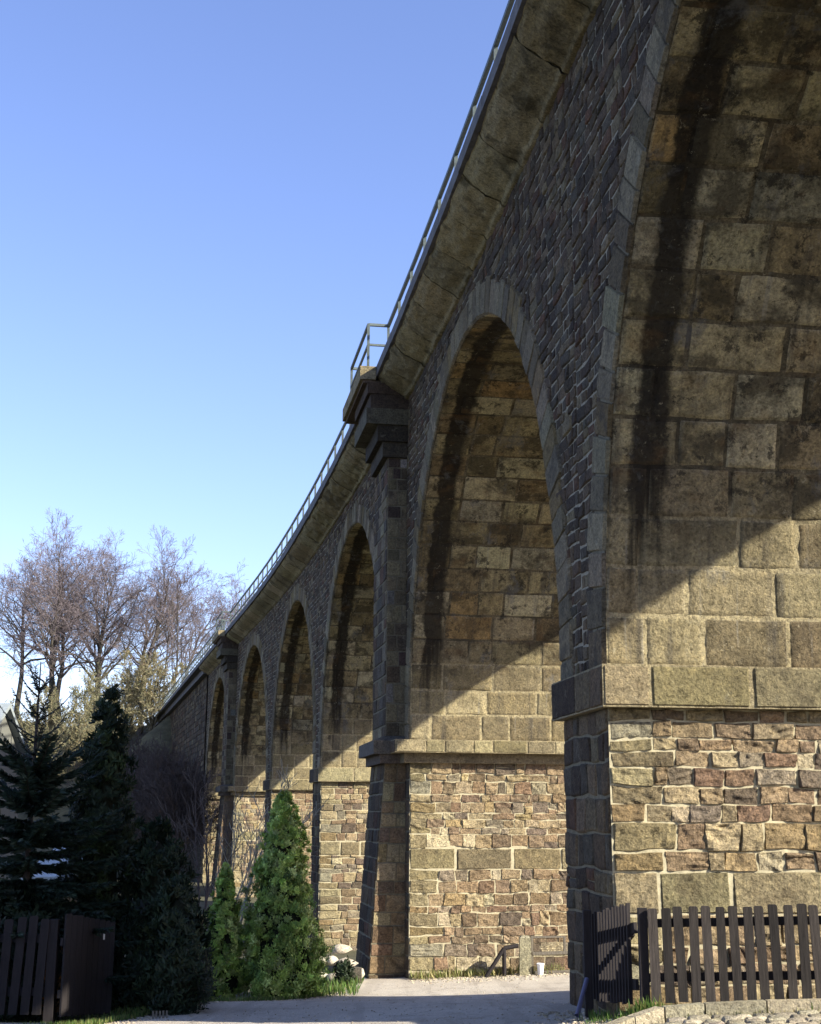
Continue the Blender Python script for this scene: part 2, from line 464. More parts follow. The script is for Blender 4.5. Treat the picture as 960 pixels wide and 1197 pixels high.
# ------------------------------------------------------------------ masonry generator
rng = np.random.default_rng(11)


def pick(n, pal, jit=.12):
    pal = np.array(pal, float); w = pal[:, 3] / pal[:, 3].sum()
    c = pal[rng.choice(len(pal), n, p=w), :3]
    return np.clip(c * (1 + rng.normal(0, jit, (n, 1))) * (1 + rng.normal(0, jit * .14, (n, 3))), .01, .9)


PAL_RUB = [(.235, .18, .125, 3), (.29, .23, .16, 3), (.185, .143, .108, 2.6), (.335, .28, .195, 2.8), (.30, .24, .145, .8), (.24, .21, .17, 1.6), (.40, .355, .265, 1.1), (.14, .115, .098, 1.6), (.205, .145, .108, .9)]
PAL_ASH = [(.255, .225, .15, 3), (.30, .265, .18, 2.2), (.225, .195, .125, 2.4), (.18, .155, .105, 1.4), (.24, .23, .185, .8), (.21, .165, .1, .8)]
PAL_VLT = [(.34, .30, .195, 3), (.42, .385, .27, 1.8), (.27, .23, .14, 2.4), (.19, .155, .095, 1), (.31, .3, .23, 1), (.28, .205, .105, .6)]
PAL_FACE = [(.10, .076, .056, 3), (.13, .102, .07, 2), (.066, .052, .041, 2.6), (.09, .08, .066, 1.5), (.17, .142, .095, .7), (.105, .064, .045, .6)]  # outer-face stones, darkened to carry the shade on that side
PAL_RING = [(.195, .172, .125, 3), (.24, .21, .15, 2), (.15, .125, .085, 2), (.185, .145, .08, 1.2)]


def coursed(u0, u1, v0, v1, hr, wr, split=0., quoin=None):
    """rows of stones -> list of (u0,v0,u1,v1)"""
    out = []; v = v0
    while v < v1 - 1e-6:
        h = rng.uniform(*hr)
        if v + h > v1 - hr[0] * .6: h = v1 - v
        u = u0
        first = True
        while u < u1 - 1e-6:
            w = rng.uniform(*wr)
            if first and quoin: w = quoin[int(rng.integers(len(quoin)))]; 
            elif first: w *= rng.uniform(.5, 1)
            if u + w > u1 - wr[0] * .6: w = u1 - u
            if split and not first and h > .17 and rng.random() < split:
                k = rng.uniform(.38, .62); out.append((u, v, u + w, v + h * k)); out.append((u, v + h * k, u + w, v + h))
            else: out.append((u, v, u + w, v + h))
            u += w; first = False
        v += h
    return out


def stones(mb, rects, surf, nu, nv, depth=.02, rough=.008, gap=.012, jit=.01, bevel=.03, pal=PAL_RUB, seed=1, nfreq=7., cols=None, dvar=.35, m=0, chisel=0., warp=0., wf=2.6, lime=0.):
    if not len(rects): return
    r = np.array(rects, float); n = len(r)
    ta = np.concatenate([[0, .035], np.linspace(.11, .89, max(nu - 3, 2)), [.965, 1]])
    tb = np.concatenate([[0, .05], np.linspace(.14, .86, max(nv - 3, 2)), [.95, 1]])
    g = gap / 2
    j = lambda: rng.uniform(-jit, jit, n)
    c00 = np.stack([r[:, 0] + g + j(), r[:, 1] + g + j()], 1); c10 = np.stack([r[:, 2] - g + j(), r[:, 1] + g + j()], 1)
    c01 = np.stack([r[:, 0] + g + j(), r[:, 3] - g + j()], 1); c11 = np.stack([r[:, 2] - g + j(), r[:, 3] - g + j()], 1)
    A, B = np.meshgrid(ta, tb, indexing='ij'); A = A[None, ..., None]; B = B[None, ..., None]
    e = lambda c: c[:, None, None, :]
    uv = e(c00) * (1 - A) * (1 - B) + e(c10) * A * (1 - B) + e(c01) * (1 - A) * B + e(c11) * A * B
    w = (r[:, 2] - r[:, 0])[:, None, None]; h = (r[:, 3] - r[:, 1])[:, None, None]
    a = A[..., 0]; b = B[..., 0]
    d = np.minimum(np.minimum(a * w, (1 - a) * w), np.minimum(b * h, (1 - b) * h))
    # wobble of the outline
    pn = np.concatenate([uv * 6.0, np.broadcast_to(np.arange(n)[:, None, None, None] * 3.7, uv.shape[:3] + (1,))], -1)
    wob = np.stack([vnoise(pn, seed + 5), vnoise(pn + 40, seed + 6)], -1) * jit * .8
    uv = uv + wob
    if warp:
        lim = uv[..., 0].min()
        q3 = np.stack([uv[..., 0] * wf, uv[..., 1] * wf, np.full(uv.shape[:3], seed * 3.1)], -1)
        fade = np.clip((uv[..., 0] - lim) / .25, 0, 1)
        fade2 = np.clip(np.minimum(uv[..., 1] - uv[..., 1].min(), uv[..., 1].max() - uv[..., 1]) / .12, 0, 1)
        uv = uv + warp * np.stack([(vnoise(q3, 7) + .5 * vnoise(q3 * 2.3, 8)) * fade, (vnoise(q3 + 9, 9) + .6 * vnoise(q3 * 2.1 + 9, 10)) * fade2], -1)
    k = np.clip(d / bevel, 0, 1); k = np.sqrt(k * (2 - k))
    dep = depth * (1 + rng.uniform(-dvar, dvar, n))[:, None, None]
    pn2 = np.concatenate([uv * nfreq, np.broadcast_to(np.arange(n)[:, None, None, None] * 5.1, uv.shape[:3] + (1,))], -1)
    nz = fbm(pn2, 3, seed)
    if chisel:
        an = rng.uniform(-.9, .9, n)[:, None, None]
        t = (uv[..., 0] * np.cos(an) + uv[..., 1] * np.sin(an)); t2 = -uv[..., 0] * np.sin(an) + uv[..., 1] * np.cos(an)
        nz = nz + chisel * vnoise(np.stack([t * nfreq * .7, t2 * nfreq * 3.2, np.broadcast_to(np.arange(n)[:, None, None] * 2.3, t.shape)], -1), seed + 9)
    tilt = (rng.uniform(-1, 1, n)[:, None, None] * (a - .5) + rng.uniform(-1, 1, n)[:, None, None] * (b - .5)) * rough * 1.2
    H = -.012 + (dep + .012 + tilt) * k + rough * nz * k
    H = np.where(k > .55, np.maximum(H, .0035 + .25 * (H - .0035) * (H > .0035)), H); H = np.where((k > .55) & (-.012 + (dep + .012 + tilt) * k + rough * nz * k > .0035), -.012 + (dep + .012 + tilt) * k + rough * nz * k, H)
    pos = surf(uv[..., 0], uv[..., 1], H)
    if cols is None: cols = pick(n, pal)
    if lime:
        ed = np.clip(1 - d / .022, 0, 1) * np.clip(rng.normal(.45, .35, n), 0, 1)[:, None, None] * np.clip(.6 + 1.2 * vnoise(pn * .8, seed + 31), 0, 1) * lime
        cols = cols[:, None, None, :] * (1 - ed[..., None]) + np.array((.52, .49, .4)) * ed[..., None]
    uvw = np.concatenate([uv, np.broadcast_to(rng.random(n)[:, None, None, None], uv.shape[:3] + (1,))], -1)
    mb.grids(pos, cols, uvw, m)


def base_grid(mb, u0, u1, v0, v1, nu, nv, surf, m=0, h=0., c=(.4, .36, .28)):
    U, V = np.meshgrid(np.linspace(u0, u1, nu + 1), np.linspace(v0, v1, nv + 1), indexing='ij')
    if c is None: c = np.where((V < 1.5)[..., None], np.array((.36, .32, .22)), np.array((.15, .132, .095)))[None]  # low joints painted lighter as sunlit, upper ones darker as shaded
    mb.grids(surf(U, V, np.full(U.shape, h)), c, np.stack([U, V, V * 0], -1), m)


# ------------------------------------------------------------------ the viaduct
VIA = empty('viaduct', (X1, Y1, 0), 'tall stone railway viaduct of many round arches curving away behind the conifers', 'viaduct')
def ground_low(s): 
    x, y = PL(s, -WID / 2); return min(tz(*[float(t) for t in PL(s, 0)]), tz(float(x), float(y)), tz(*[float(t) for t in PL(s, -WID)])) - .5


# arc-length table of the vault
_th = np.linspace(0, np.pi, 721)
_dl = np.hypot(np.diff(HALF * np.cos(_th)), np.diff(RISE * np.sin(_th)))
_L = np.concatenate([[0], np.cumsum(_dl)]); ARC = _L[-1]


def vault_surf(mid):
    def f(u, v, h):
        th = np.interp(v, _L, _th)
        # normal of the ellipse pointing to the inside
        nx = np.cos(th) / HALF; nz = np.sin(th) / RISE; nn = np.hypot(nx, nz); nx /= nn; nz /= nn
        s = mid + HALF * np.cos(th) - h * nx; z = ZS + RISE * np.sin(th) - h * nz
        return P3(s, -u, z)
    return f


def side_surf(s0, sgn=-1, batter=0., ztop=HS):
    return lambda u, v, h: P3(s0 + sgn * (h + batter * np.maximum(ztop - v, 0)), -u, v)


def out_surf(e0=0., batter=0., ztop=HS):
    return lambda u, v, h: P3(u, e0 + h + batter * np.maximum(ztop - v, 0), v)


def inner_surf(e0): return lambda u, v, h: P3(u, e0 - h, v)


n_pier = len(PIERS)
for i, (s0, s1, grp) in enumerate(PIERS):
    near = i - 2            # 0 is the pier right in front of the camera
    zl = ground_low((s0 + s1) / 2)
    vis = 0 <= near <= 5
    # the pier's own mesh: core with mortar faces
    mb = MB()
    base_grid(mb, 0, WID, zl, HS + .01, 1, 1, side_surf(s0), 0 if vis else 1)
    base_grid(mb, 0, WID, zl, HS + .01, 1, 1, side_surf(s1, 1), 1)
    base_grid(mb, s0, s1, zl, HS + .01, 1, 1, out_surf(), 2 if vis else 1)
    base_grid(mb, s0, s1, zl, HS + .01, 1, 1, inner_surf(-WID), 1)
    pier = mb.build('pier', [M['mortar_light'], M['brick_rubble'], M['mortar_dark']], VIA)
    if vis:
        res = {0: (16, 12), 1: (10, 9)}.get(near, (6, 6))
        umax = WID if near else 4.2
        if near == 0: b0, b1 = .80, 1.16
        elif near == 1: b0, b1 = .74, 1.10
        else: b0, b1 = .62, .98
        mb = MB()
        hr = (.1, .245); wr = (.12, .42)
        r1 = coursed(0, umax, zl, b0, hr, wr, .12, (.34, .42, .5, .6)); r2 = coursed(0, umax, b1, HS, hr, wr, .14, (.3, .38, .46, .58))
        rub = r1 + r2
        qc = np.array([q_[0] < .01 for q_ in rub])
        cols = pick(len(rub), PAL_RUB); cols[qc] = pick(int(qc.sum()), PAL_ASH, .08)
        stones(mb, rub, side_surf(s0), *res, depth=.016, rough=.015, gap=.007, jit=.011, bevel=.009, seed=3 + i, cols=cols, nfreq=11, chisel=1.1, dvar=.8, warp=.024)
        stones(mb, coursed(0, umax, b0, b1, (b1 - b0, b1 - b0), (.42, 1.05)), side_surf(s0), res[0] + 3, res[1] + 1, depth=.014, rough=.009, gap=.012, jit=.007, bevel=.014, pal=PAL_ASH[:4], seed=30 + i, nfreq=10, chisel=.6)
        mb.build('plinth_masonry', M['rubble'], pier, near > 1)
        mb = MB()
        rr = coursed(s0, s1, zl, HS, (.2, .34), (.18, .42), .1)
        stones(mb, rr, out_surf(), 6, 6, depth=.016, rough=.01, gap=.012, jit=.007, bevel=.016, pal=PAL_FACE, seed=60 + i, warp=.025)
        mb.build('outer_masonry', M['face'], pier, True)
    # string course
    mb = MB()
    if grp:
        pr, zb = .3, 2.7
        mb.sbox(s0 - .12, s1 + .12, .12, -WID - .12, HS - .02, zb, (.2, .17, .12))
    else:
        pr, zb = .15, HS
    po = .085 if not grp else pr
    mb.sbox(s0 - pr, s1 + pr, po, -WID - pr, zb, HST, (.3, .265, .185))
    if vis:
        rs = coursed(-po, WID, zb, HST, (HST - zb,) * 2, (.45, 1.15) if not grp else (.28, .62))
        stones(mb, rs, side_surf(s0 - pr), 12 if near < 2 else 6, 7 if near < 2 else 5, depth=.012, rough=.006, gap=.012, jit=.003, bevel=.02, pal=PAL_ASH[:4], seed=90 + i, nfreq=9, chisel=.4)
        rs = coursed(s0 - pr, s1 + pr, zb, HST, (HST - zb,) * 2, (.45, .9))
        stones(mb, rs, out_surf(po), 8, 6, depth=.012, rough=.006, gap=.012, jit=.003, bevel=.02, pal=PAL_FACE, seed=120 + i)
    mb.build('string_course', M['band'], pier, True if False else False)
    if grp and near > -2:
        # pilaster: battered foot, cap, shaft, corbels under the refuge
        pa, pb = s0 + .37, s0 + 2.05
        mb = MB()
        e_t, e_b = .38, .38 + .07 * (HS - zl)
        mb.hexa([P3(pa, -.3, zl), P3(pa, e_b, zl), P3(pb, e_b, zl), P3(pb, -.3, zl), P3(pa, -.3, HS), P3(pa, e_t, HS), P3(pb, e_t, HS), P3(pb, -.3, HS)], (.12, .1, .09), 1)
        es = lambda v: e_t + .07 * np.maximum(HS - v, 0)
        nearside = lambda u, v, h: P3(pa - h, u * es(v), v)
        rc = coursed(0, 1, zl, HS, (.2, .34), (.4, .75))
        stones(mb, rc, nearside, 7, 6, depth=.016, rough=.009, gap=.012, jit=.006, bevel=.016, pal=[(.2, .145, .1, 2), (.25, .19, .125, 2), (.15, .115, .09, 2), (.28, .24, .16, 1)], seed=150 + i)
        stones(mb, coursed(pa, pb, zl, HS, (.2, .34), (.3, .6)), out_surf(e_t, .07), 6, 6, depth=.016, rough=.008, gap=.016, jit=.008, bevel=.02, pal=PAL_FACE, seed=151 + i)
        # shaft
        mb.sbox(pa + .02, pb - .05, -.3, e_t - .012, HST, 8.1, (.16, .15, .14), 1)
        nearside2 = lambda u, v, h: P3(pa + .02 - h, u, v)
        rc = coursed(0, e_t - .012, HST, 8.1, (.2, .36), (.14, .3))
        stones(mb, rc, nearside2, 6, 6, depth=.012, rough=.005, gap=.01, jit=.004, bevel=.014, pal=[(.16, .14, .1, 3), (.12, .1, .075, 2), (.19, .165, .115, 2), (.08, .06, .055, 1), (.2, .2, .2, .7)], seed=152 + i)
        stones(mb, coursed(pa + .02, pb - .05, HST, 8.1, (.2, .36), (.25, .5)), out_surf(e_t - .012), 6, 6, depth=.014, rough=.006, gap=.014, jit=.006, bevel=.018, pal=PAL_FACE + PAL_RING[:1], seed=153 + i)
        pil = mb.build('pilaster', [M['face'], M['mortar_dark']], pier, False)
        mb = MB()
        mb.sbox(pa - .09, pb + .09, -.2, e_t + .1, HS - .02, 2.69, (.12, .1, .09))
        mb.sbox(pa - .13, pb + .2, -.2, e_t + .22, 2.692, HST + .003, (.14, .13, .12))
        # sloping weathering on the cap
        a0, a1 = pa - .13, pb + .2
        mb.hexa([P3(a0, -.2, HST), P3(a0, e_t + .22, HST), P3(a1, e_t + .22, HST), P3(a1, -.2, HST), P3(a0 + .12, -.2, HST + .09), P3(a0 + .12, e_t + .02, HST + .09), P3(a1 - .14, e_t + .02, HST + .09), P3(a1 - .14, -.2, HST + .09)], (.1, .1, .1))
        mb.build('pilaster_cap', M['band'], pier)
        mb = MB()
        pb = pa + 1.5
        cc = [(.07, .062, .05), (.05, .044, .037), (.08, .07, .055)]
        mb.sbox(pa - .05, pb + .02, -.3, .475, 8.1, 8.385, cc[0]); mb.sbox(pa - .1, pb + .07, -.3, .58, 8.39, 8.695, cc[1])
        mb.sbox(pa - .15, pb + .08, -.3, .8, 8.7, 9.0, (.12, .115, .09)); mb.sbox(pa - .12, pb + .12, -.3, .72, 9.004, 9.28, (.07, .055, .045)); mb.sbox(pa - .14, pb + .25, -.3, .78, 9.284, 9.5, (.08, .06, .047))
        mb.build('corbel', M['face'], pier)

# arches
for i, (s0, s1) in enumerate(ARCHES):
    near = i - 1            # 0 is the arch that springs from the nearest pier towards the camera
    mid = (s0 + s1) / 2
    vis = 0 <= near <= 5
    vs = vault_surf(mid)
    mb = MB()
    th_split = .62 * ARC
    base_grid(mb, 0, WID, 0, th_split, 1, 40, vs, 0 if vis else 1, 0., None)
    base_grid(mb, 0, WID, th_split, ARC, 1, 30, vs, 1)
    arch = mb.build('arch', [M['ashlar_joint'], M['brick_vault']], VIA)
    if vis:
        nrow = {0: (17, 12), 1: (11, 9)}.get(near, (6, 5))
        mb = MB()
        rr = coursed(0, WID if near else 4.6, 0, th_split - .05, (.42, .46), (.36, .95), 0, (.3, .36, .55, .62))
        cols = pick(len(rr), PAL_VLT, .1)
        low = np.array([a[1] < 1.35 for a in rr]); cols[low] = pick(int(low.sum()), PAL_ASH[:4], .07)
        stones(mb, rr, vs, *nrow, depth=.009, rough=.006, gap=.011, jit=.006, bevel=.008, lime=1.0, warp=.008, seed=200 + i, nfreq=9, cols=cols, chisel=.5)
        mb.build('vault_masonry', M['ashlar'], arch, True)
    # voussoir ring on the outer face
    mb = MB()
    def ring_surf(u, v, h):
        th = np.interp(u, _L, _th)
        nx = np.cos(th) / HALF; nz = np.sin(th) / RISE; nn = np.hypot(nx, nz); nx /= nn; nz /= nn
        return P3(mid + HALF * np.cos(th) + v * nx, .012 + h, ZS + RISE * np.sin(th) + v * nz)
    if near >= -1 and near <= 8:
        rr = []; u = 0.
        while u < ARC - 1e-6:
            w = rng.uniform(.26, .36)
            if u + w > ARC - .15: w = ARC - u
            rr.append((u, -.012, u + w, rng.uniform(.42, .56))); u += w
        base_grid(mb, 0, ARC, 0, .40, 60, 1, ring_surf, 1)
        stones(mb, rr, ring_surf, 5, 7, depth=.022, rough=.006, gap=.01, jit=.004, bevel=.018, pal=PAL_RING, seed=240 + i)
    else:
        base_grid(mb, 0, ARC, 0, .48, 60, 1, ring_surf, 0, .02)
    mb.build('voussoir_ring', [M['ring'], M['mortar_dark']], arch, False)

# spandrel walls, one per bay: from pier centre to pier centre
for i, (s0, s1) in enumerate(ARCHES):
    near = i - 1
    mid = (s0 + s1) / 2
    pL = PIERS[i]; a = (pL[0] + pL[1]) / 2
    pR = PIERS[i + 1] if i + 1 < len(PIERS) else (s1, s1 + T1, False)
    bnd = (pR[0] + pR[1]) / 2
    for e in (-WID, 0.):
        mb = MB()
        th = np.linspace(np.pi, 0, 61)
        s = mid + HALF * np.cos(th); zlow = ZS + RISE * np.sin(th)
        s = np.concatenate([[a], s, [bnd]]); zlow = np.concatenate([[ZS], zlow, [ZS]])
        zlow[0] = zlow[-1] = HS
        s = np.insert(s, [1, len(s) - 1], [s0, s1]); zlow = np.insert(zlow, [1, len(zlow) - 1], [HS, HS])
        Pg = np.stack([P3(s, e, zlow), P3(s, e, np.full(len(s), HW))], 1)
        uv = np.stack([np.stack([s, zlow, zlow * 0], -1), np.stack([s, zlow * 0 + HW, zlow * 0], -1)], 1)
        mb.grids(Pg, (.3, .28, .25), uv, (0 if -1 <= near <= 5 else 1) if e == 0 else 1)
        wall = mb.build('spandrel_wall', [M['mortar_face'], M['brick_face']], VIA)
    if -1 <= near <= 5:
        mb = MB()
        rr = coursed(a, bnd, HST, HW, (.11, .17), (.13, .34))
        ok = []
        for r_ in rr:
            good = True
            for (su, zv) in ((r_[0], r_[1]), (r_[2], r_[1]), (r_[0], r_[3]), (r_[2], r_[3])):
                if ((su - mid) / HALF) ** 2 + ((zv - ZS) / RISE) ** 2 < 1.05: good = False
                if abs(su - mid) < HALF + .05 and zv < ZS + .1: good = False
            if good: ok.append(r_)
        stones(mb, ok, out_surf(), 6, 5, depth=.013, rough=.012, gap=.015, jit=.009, bevel=.013, pal=PAL_FACE, seed=300 + i, dvar=.6, warp=.02)
        mb.build('wall_masonry', M['face'], wall, True)

# cornice, coping and deck
prof = [(-.02, 9.2), (.06, 9.22), (.085, 9.27), (.2, 9.325), (.32, 9.39), (.44, 9.465), (.53, 9.545), (.565, 9.62)]
prof0 = np.array(prof)
for i, (s0, s1) in enumerate(ARCHES):
    a = (PIERS[i][0] + PIERS[i][1]) / 2
    pR = PIERS[i + 1] if i + 1 < len(PIERS) else (s1, s1 + T1, False)
    bnd = (pR[0] + pR[1]) / 2
    mb = MB(); mbi = MB()
    nb = max(1, round((bnd - a) / 1.04)); ss = np.linspace(a, bnd, nb + 1)
    for k in range(nb):
        big = (k % 3 == 0)
        sa = ss[k] + (.022 if big else .004); sb = ss[k + 1] - .006
        nu_ = 19 if i < 4 else 7
        U = np.linspace(sa, sb, nu_)[:, None]
        if i < 4: pq = np.stack([np.interp(np.linspace(0, 7, 22), np.arange(8), prof0[:, c_]) for c_ in (0, 1)], 1)
        else: pq = prof0
        prof = pq; n = len(prof)
        E_ = np.broadcast_to(prof[None, :, 0], (nu_, n)); Z_ = np.broadcast_to(prof[None, :, 1], (nu_, n)); S_ = np.broadcast_to(U, (nu_, n))
        pn = np.stack([S_ * 2.2, E_ * 5, Z_ * 5], -1); w = fbm(pn * 1.6, 4, 400 + i) * .022 + rng.uniform(-.003, .003)
        c = np.array(pick(1, [(.25, .215, .13, 2), (.225, .19, .11, 2), (.27, .235, .15, 1), (.2, .17, .1, 1)])[0])
        mb.grids(P3(S_, E_ + w, Z_ - w * .5), c); mbi.grids(P3(S_, -WID - E_, Z_), c)
        # end caps
        for t in (0, nu_ - 1):
            pr_ = P3(np.full(n, U[t, 0]), prof[:, 0], prof[:, 1]); bk = P3(np.full(n, U[t, 0]), np.full(n, -.03), prof[:, 1])
            mb.grids(np.stack([pr_, bk], 1), c * .6)
    cor = mb.build('cornice', M['cornice'], VIA, True); cori = mbi.build('cornice', M['cornice'], VIA, True)
    mb = MB(); mbi = MB()
    nb = max(1, round((bnd - a) / 1.56)); ss = np.linspace(a, bnd, nb + 1)
    for k in range(nb):
        dz = rng.uniform(-.006, .006)
        mb.sbox(ss[k] + .004, ss[k + 1] - .004, -.3, .62 + rng.uniform(-.006, .006), 9.622, 9.82 + dz, (.2, .2, .2))
        mbi.sbox(ss[k] + .004, ss[k + 1] - .004, -WID - .62, -WID + .3, 9.622, 9.82 + dz, (.2, .2, .2))
    mb.build('coping', M['coping'], cor); mbi.build('coping', M['coping'], cori)
    mb = MB(); mb.sbox(a, bnd, -.297, -WID + .297, 9.3, 9.74, (.3, .3, .3), 0, 4)
    mb.build('deck_slab', M['deck'], VIA)

# solid abutment where the viaduct runs into the hillside
mb = MB()
for k in range(6):
    a0, a1 = S_END + k * 10, S_END + k * 10 + 10
    base_grid(mb, a0, a1, -2, HW, 4, 4, out_surf()); base_grid(mb, a0, a1, -2, HW, 4, 4, inner_surf(-WID))
base_grid(mb, 0, WID, -2, HW, 4, 4, side_surf(S_END + 60, 1))
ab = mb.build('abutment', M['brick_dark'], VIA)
mb = MB(); stones(mb, coursed(S_END, S_END + 46, 0, HW, (.24, .38), (.35, .8)), out_surf(), 5, 5, depth=.03, rough=.015, gap=.03, jit=.014, bevel=.03, pal=PAL_FACE, seed=700, warp=.03)
mb.build('wall_masonry', M['face'], ab)
mb = MB(); mb.sbox(S_END - T1 / 2, S_END + 60, .3, -WID - .3, HW + .003, 9.62, (.17, .145, .09), 0, 6); mb.sbox(S_END - T1 / 2, S_END + 60, .62, -WID - .62, 9.623, 9.82, (.2, .2, .2), 0, 6)
mb.build('coping', M['coping'], ab)

# refuges on the group piers and the railing
REF = [(p[0] + .25, p[0] + 3.05) for p in PIERS if p[2]]
for (ra, rb) in REF:
    if ra < -3: continue
    mb = MB()
    mb.sbox(ra, rb, .625, .92, 9.56, 9.815, (.27, .235, .16)); mb.sbox(ra + .04, rb - .04, .3, .86, 9.502, 9.557, (.13, .1, .08))
    ref = mb.build('refuge', M['cornice'], VIA)
    mb = MB(); ZR = 10.68; E0, E1 = .38, .76
    la, lb = ra + .12, rb - .12
    pts = [(la, E0), (la, E1), (lb, E1), (lb, E0)]
    for z in (ZR, 10.28):
        for (p_, q_) in zip(pts[:-1], pts[1:]): mb.bar(P3(*p_, z), P3(*q_, z), .05 if z == ZR else .04)
    for (s_, e_) in ((la, E1), (lb, E1), (la, E0), (lb, E0)): mb.bar(P3(s_, e_, 9.8), P3(s_, e_, ZR), .05)
    mb.build('refuge_railing', M['steel'], ref)

gaps = [(ra + .12, rb - .12) for ra, rb in REF]
runs = []; c0 = S_BEG + 3
for ga, gb in gaps:
    if ga > c0: runs.append((c0, ga))
    c0 = max(c0, gb)
runs.append((c0, S_END + 40))
for (ra, rb) in runs:
    if rb < -12: continue
    mb = MB()
    n = max(2, int((rb - ra) / 3)); ss = np.linspace(ra, rb, n + 1)
    for z, w in ((10.68, .055), (10.28, .04)):
        for a, b_ in zip(ss[:-1], ss[1:]): mb.bar(P3(a, .38, z), P3(b_, .38, z), w)
    rail = mb.build('railing', M['steel'], VIA)
    far = ra > 60
    fp = MB()
    for s_ in np.arange(ra + .33, rb - .1, 1.36):
        if s_ < -4: continue
        t = fp if far else MB()
        t.bar(P3(s_, .38, 9.82), P3(s_, .38, 10.68), .05)
        t.bar(P3(s_, .38, 9.82), P3(s_, .38, 9.86), .12)
        if not far: t.build('railing_post', M['steel'], rail)
    if far and fp.n: fp.build('railing_posts', M['steel'], rail)['kind'] = 'stuff'

# ------------------------------------------------------------------ ground
def axis(lo, hi, core0, core1, step):
    core = np.arange(core0, core1 + 1e-6, step)
    a = [core0]; d = step
    while a[-1] > lo: d *= 1.35; a.append(a[-1] - d)
    b = [core1]; d = step
    while b[-1] < hi: d *= 1.35; b.append(b[-1] + d)
    return np.concatenate([np.array(a[:0:-1]), core, np.array(b[1:])])


gx = axis(-700, 700, -6, 6, .25); gy = axis(-200, 900, 8, 26, .25)
GX, GY = np.meshgrid(gx, gy, indexing='ij')
mb = MB(); mb.grids(np.stack([GX, GY, TZ(GX, GY) - .02 + .012 * vnoise(np.stack([GX * 2, GY * 2, GX * 0], -1), 5) * (np.abs(GX) < 8)], -1))
tag(mb.build('ground', M['soil'], None, True, origin=(0, 0, 0)), kind='structure')

yy = np.concatenate([np.arange(-8, 8, 1.), np.arange(8, 27.2, .15)])
XLY = [-8, 11, 12.5, 13.3, 14.2, 16, 18, 19.3, 20.5, 24, 27.2]; XLX = [-3.6, -3.55, -3.3, -3.0, -2.85, -2.6, -2.15, -1.6, -1.15, -.95, -1.2]
xl = np.interp(yy, XLY, XLX)
xr = np.interp(yy, [-8, 9, 10.2, 11.0, 12, 13.2, 13.6, 14.5, 27.2], [3.0, 3.0, 1.45, 1.62, 1.66, 1.5, 4.8, 6.0, 6.0])
tt = np.linspace(0, 1, 26)
PX = xl[:, None] * (1 - tt) + xr[:, None] * tt; PY = np.broadcast_to(yy[:, None], PX.shape)
PX = PX + .05 * vnoise(np.stack([PX * 1.7, PY * 1.7, PX * 0], -1), 8)
mb = MB(); mb.grids(np.stack([PX, PY, TZ(PX, PY) + .006], -1))
tag(mb.build('path', M['asphalt'], None, True, origin=(0, 0, 0)), kind='structure')


def scatter_stones(mb, pts, size, pal, flat=.6, seed=0):
    """small rounded stones, each a rough closed 6x4 lathe-like lump"""
    n = len(pts)
    lat = np.linspace(-np.pi / 2, np.pi / 2, 5); lon = np.linspace(0, 2 * np.pi, 8)
    LA, LO = np.meshgrid(lat, lon, indexing='ij')
    d = np.stack([np.cos(LA) * np.cos(LO), np.cos(LA) * np.sin(LO), np.sin(LA)], -1)
    sz = np.asarray(size)[:, None, None, None]
    dd = np.broadcast_to(d, (n,) + d.shape) + np.arange(n)[:, None, None, None] * 7.3
    rr = 1 + .28 * vnoise(dd * 1.3, seed)
    rr[:, :, -1] = rr[:, :, 0]; rr[:, 0] = rr[:, 0, :1]; rr[:, -1] = rr[:, -1, :1]
    sc = np.stack([rng.uniform(.7, 1.3, n), rng.uniform(.7, 1.3, n), rng.uniform(.7, 1.1, n) * flat], -1)[:, None, None, :]
    V = np.asarray(pts)[:, None, None, :] + d[None] * rr[..., None] * sz * sc
    mb.grids(V, pick(n, pal))


# pebbles and grit along the edges of the path
pp = []; sz = []
for k in range(330):
    y_ = rng.uniform(10.4, 12.6); t = abs(rng.normal(0, .16)); x_ = np.interp(y_, [10.2, 11, 12, 13.2], [1.45, 1.62, 1.66, 1.5]) - .22 + rng.normal(0, .16)
    pp.append((x_, y_, tz(x_, y_) + .01)); sz.append(rng.uniform(.006, .022))
for k in range(900):
    y_ = rng.uniform(11.8, 21.5); x_ = np.interp(y_, XLY, XLX) + rng.normal(0, .13)
    pp.append((x_, y_, tz(x_, y_) + .006)); sz.append(rng.uniform(.006, .022))
for k in range(500):
    x_ = rng.uniform(0, 2.6); y_ = 23.3 - rng.exponential(.35); pp.append((x_, y_, tz(x_, y_) + .006)); sz.append(rng.uniform(.01, .03))
for k in range(700):
    y_ = rng.uniform(10.6, 15) if k % 3 else rng.uniform(15, 23); x_ = rng.uniform(-2.9, 1.6); x_ = max(x_, float(np.interp(y_, yy, xl)) + .05); pp.append((x_, y_, tz(x_, y_) + .01)); sz.append(rng.uniform(.003, .010))
mb = MB(); scatter_stones(mb, pp, sz, [(.5, .45, .38, 2), (.42, .37, .3, 2), (.58, .53, .46, 1)])
tag(mb.build('gravel', M['pale_stone'], None, True), 'loose grit and pebbles along the edges of the path', 'gravel', kind='stuff')

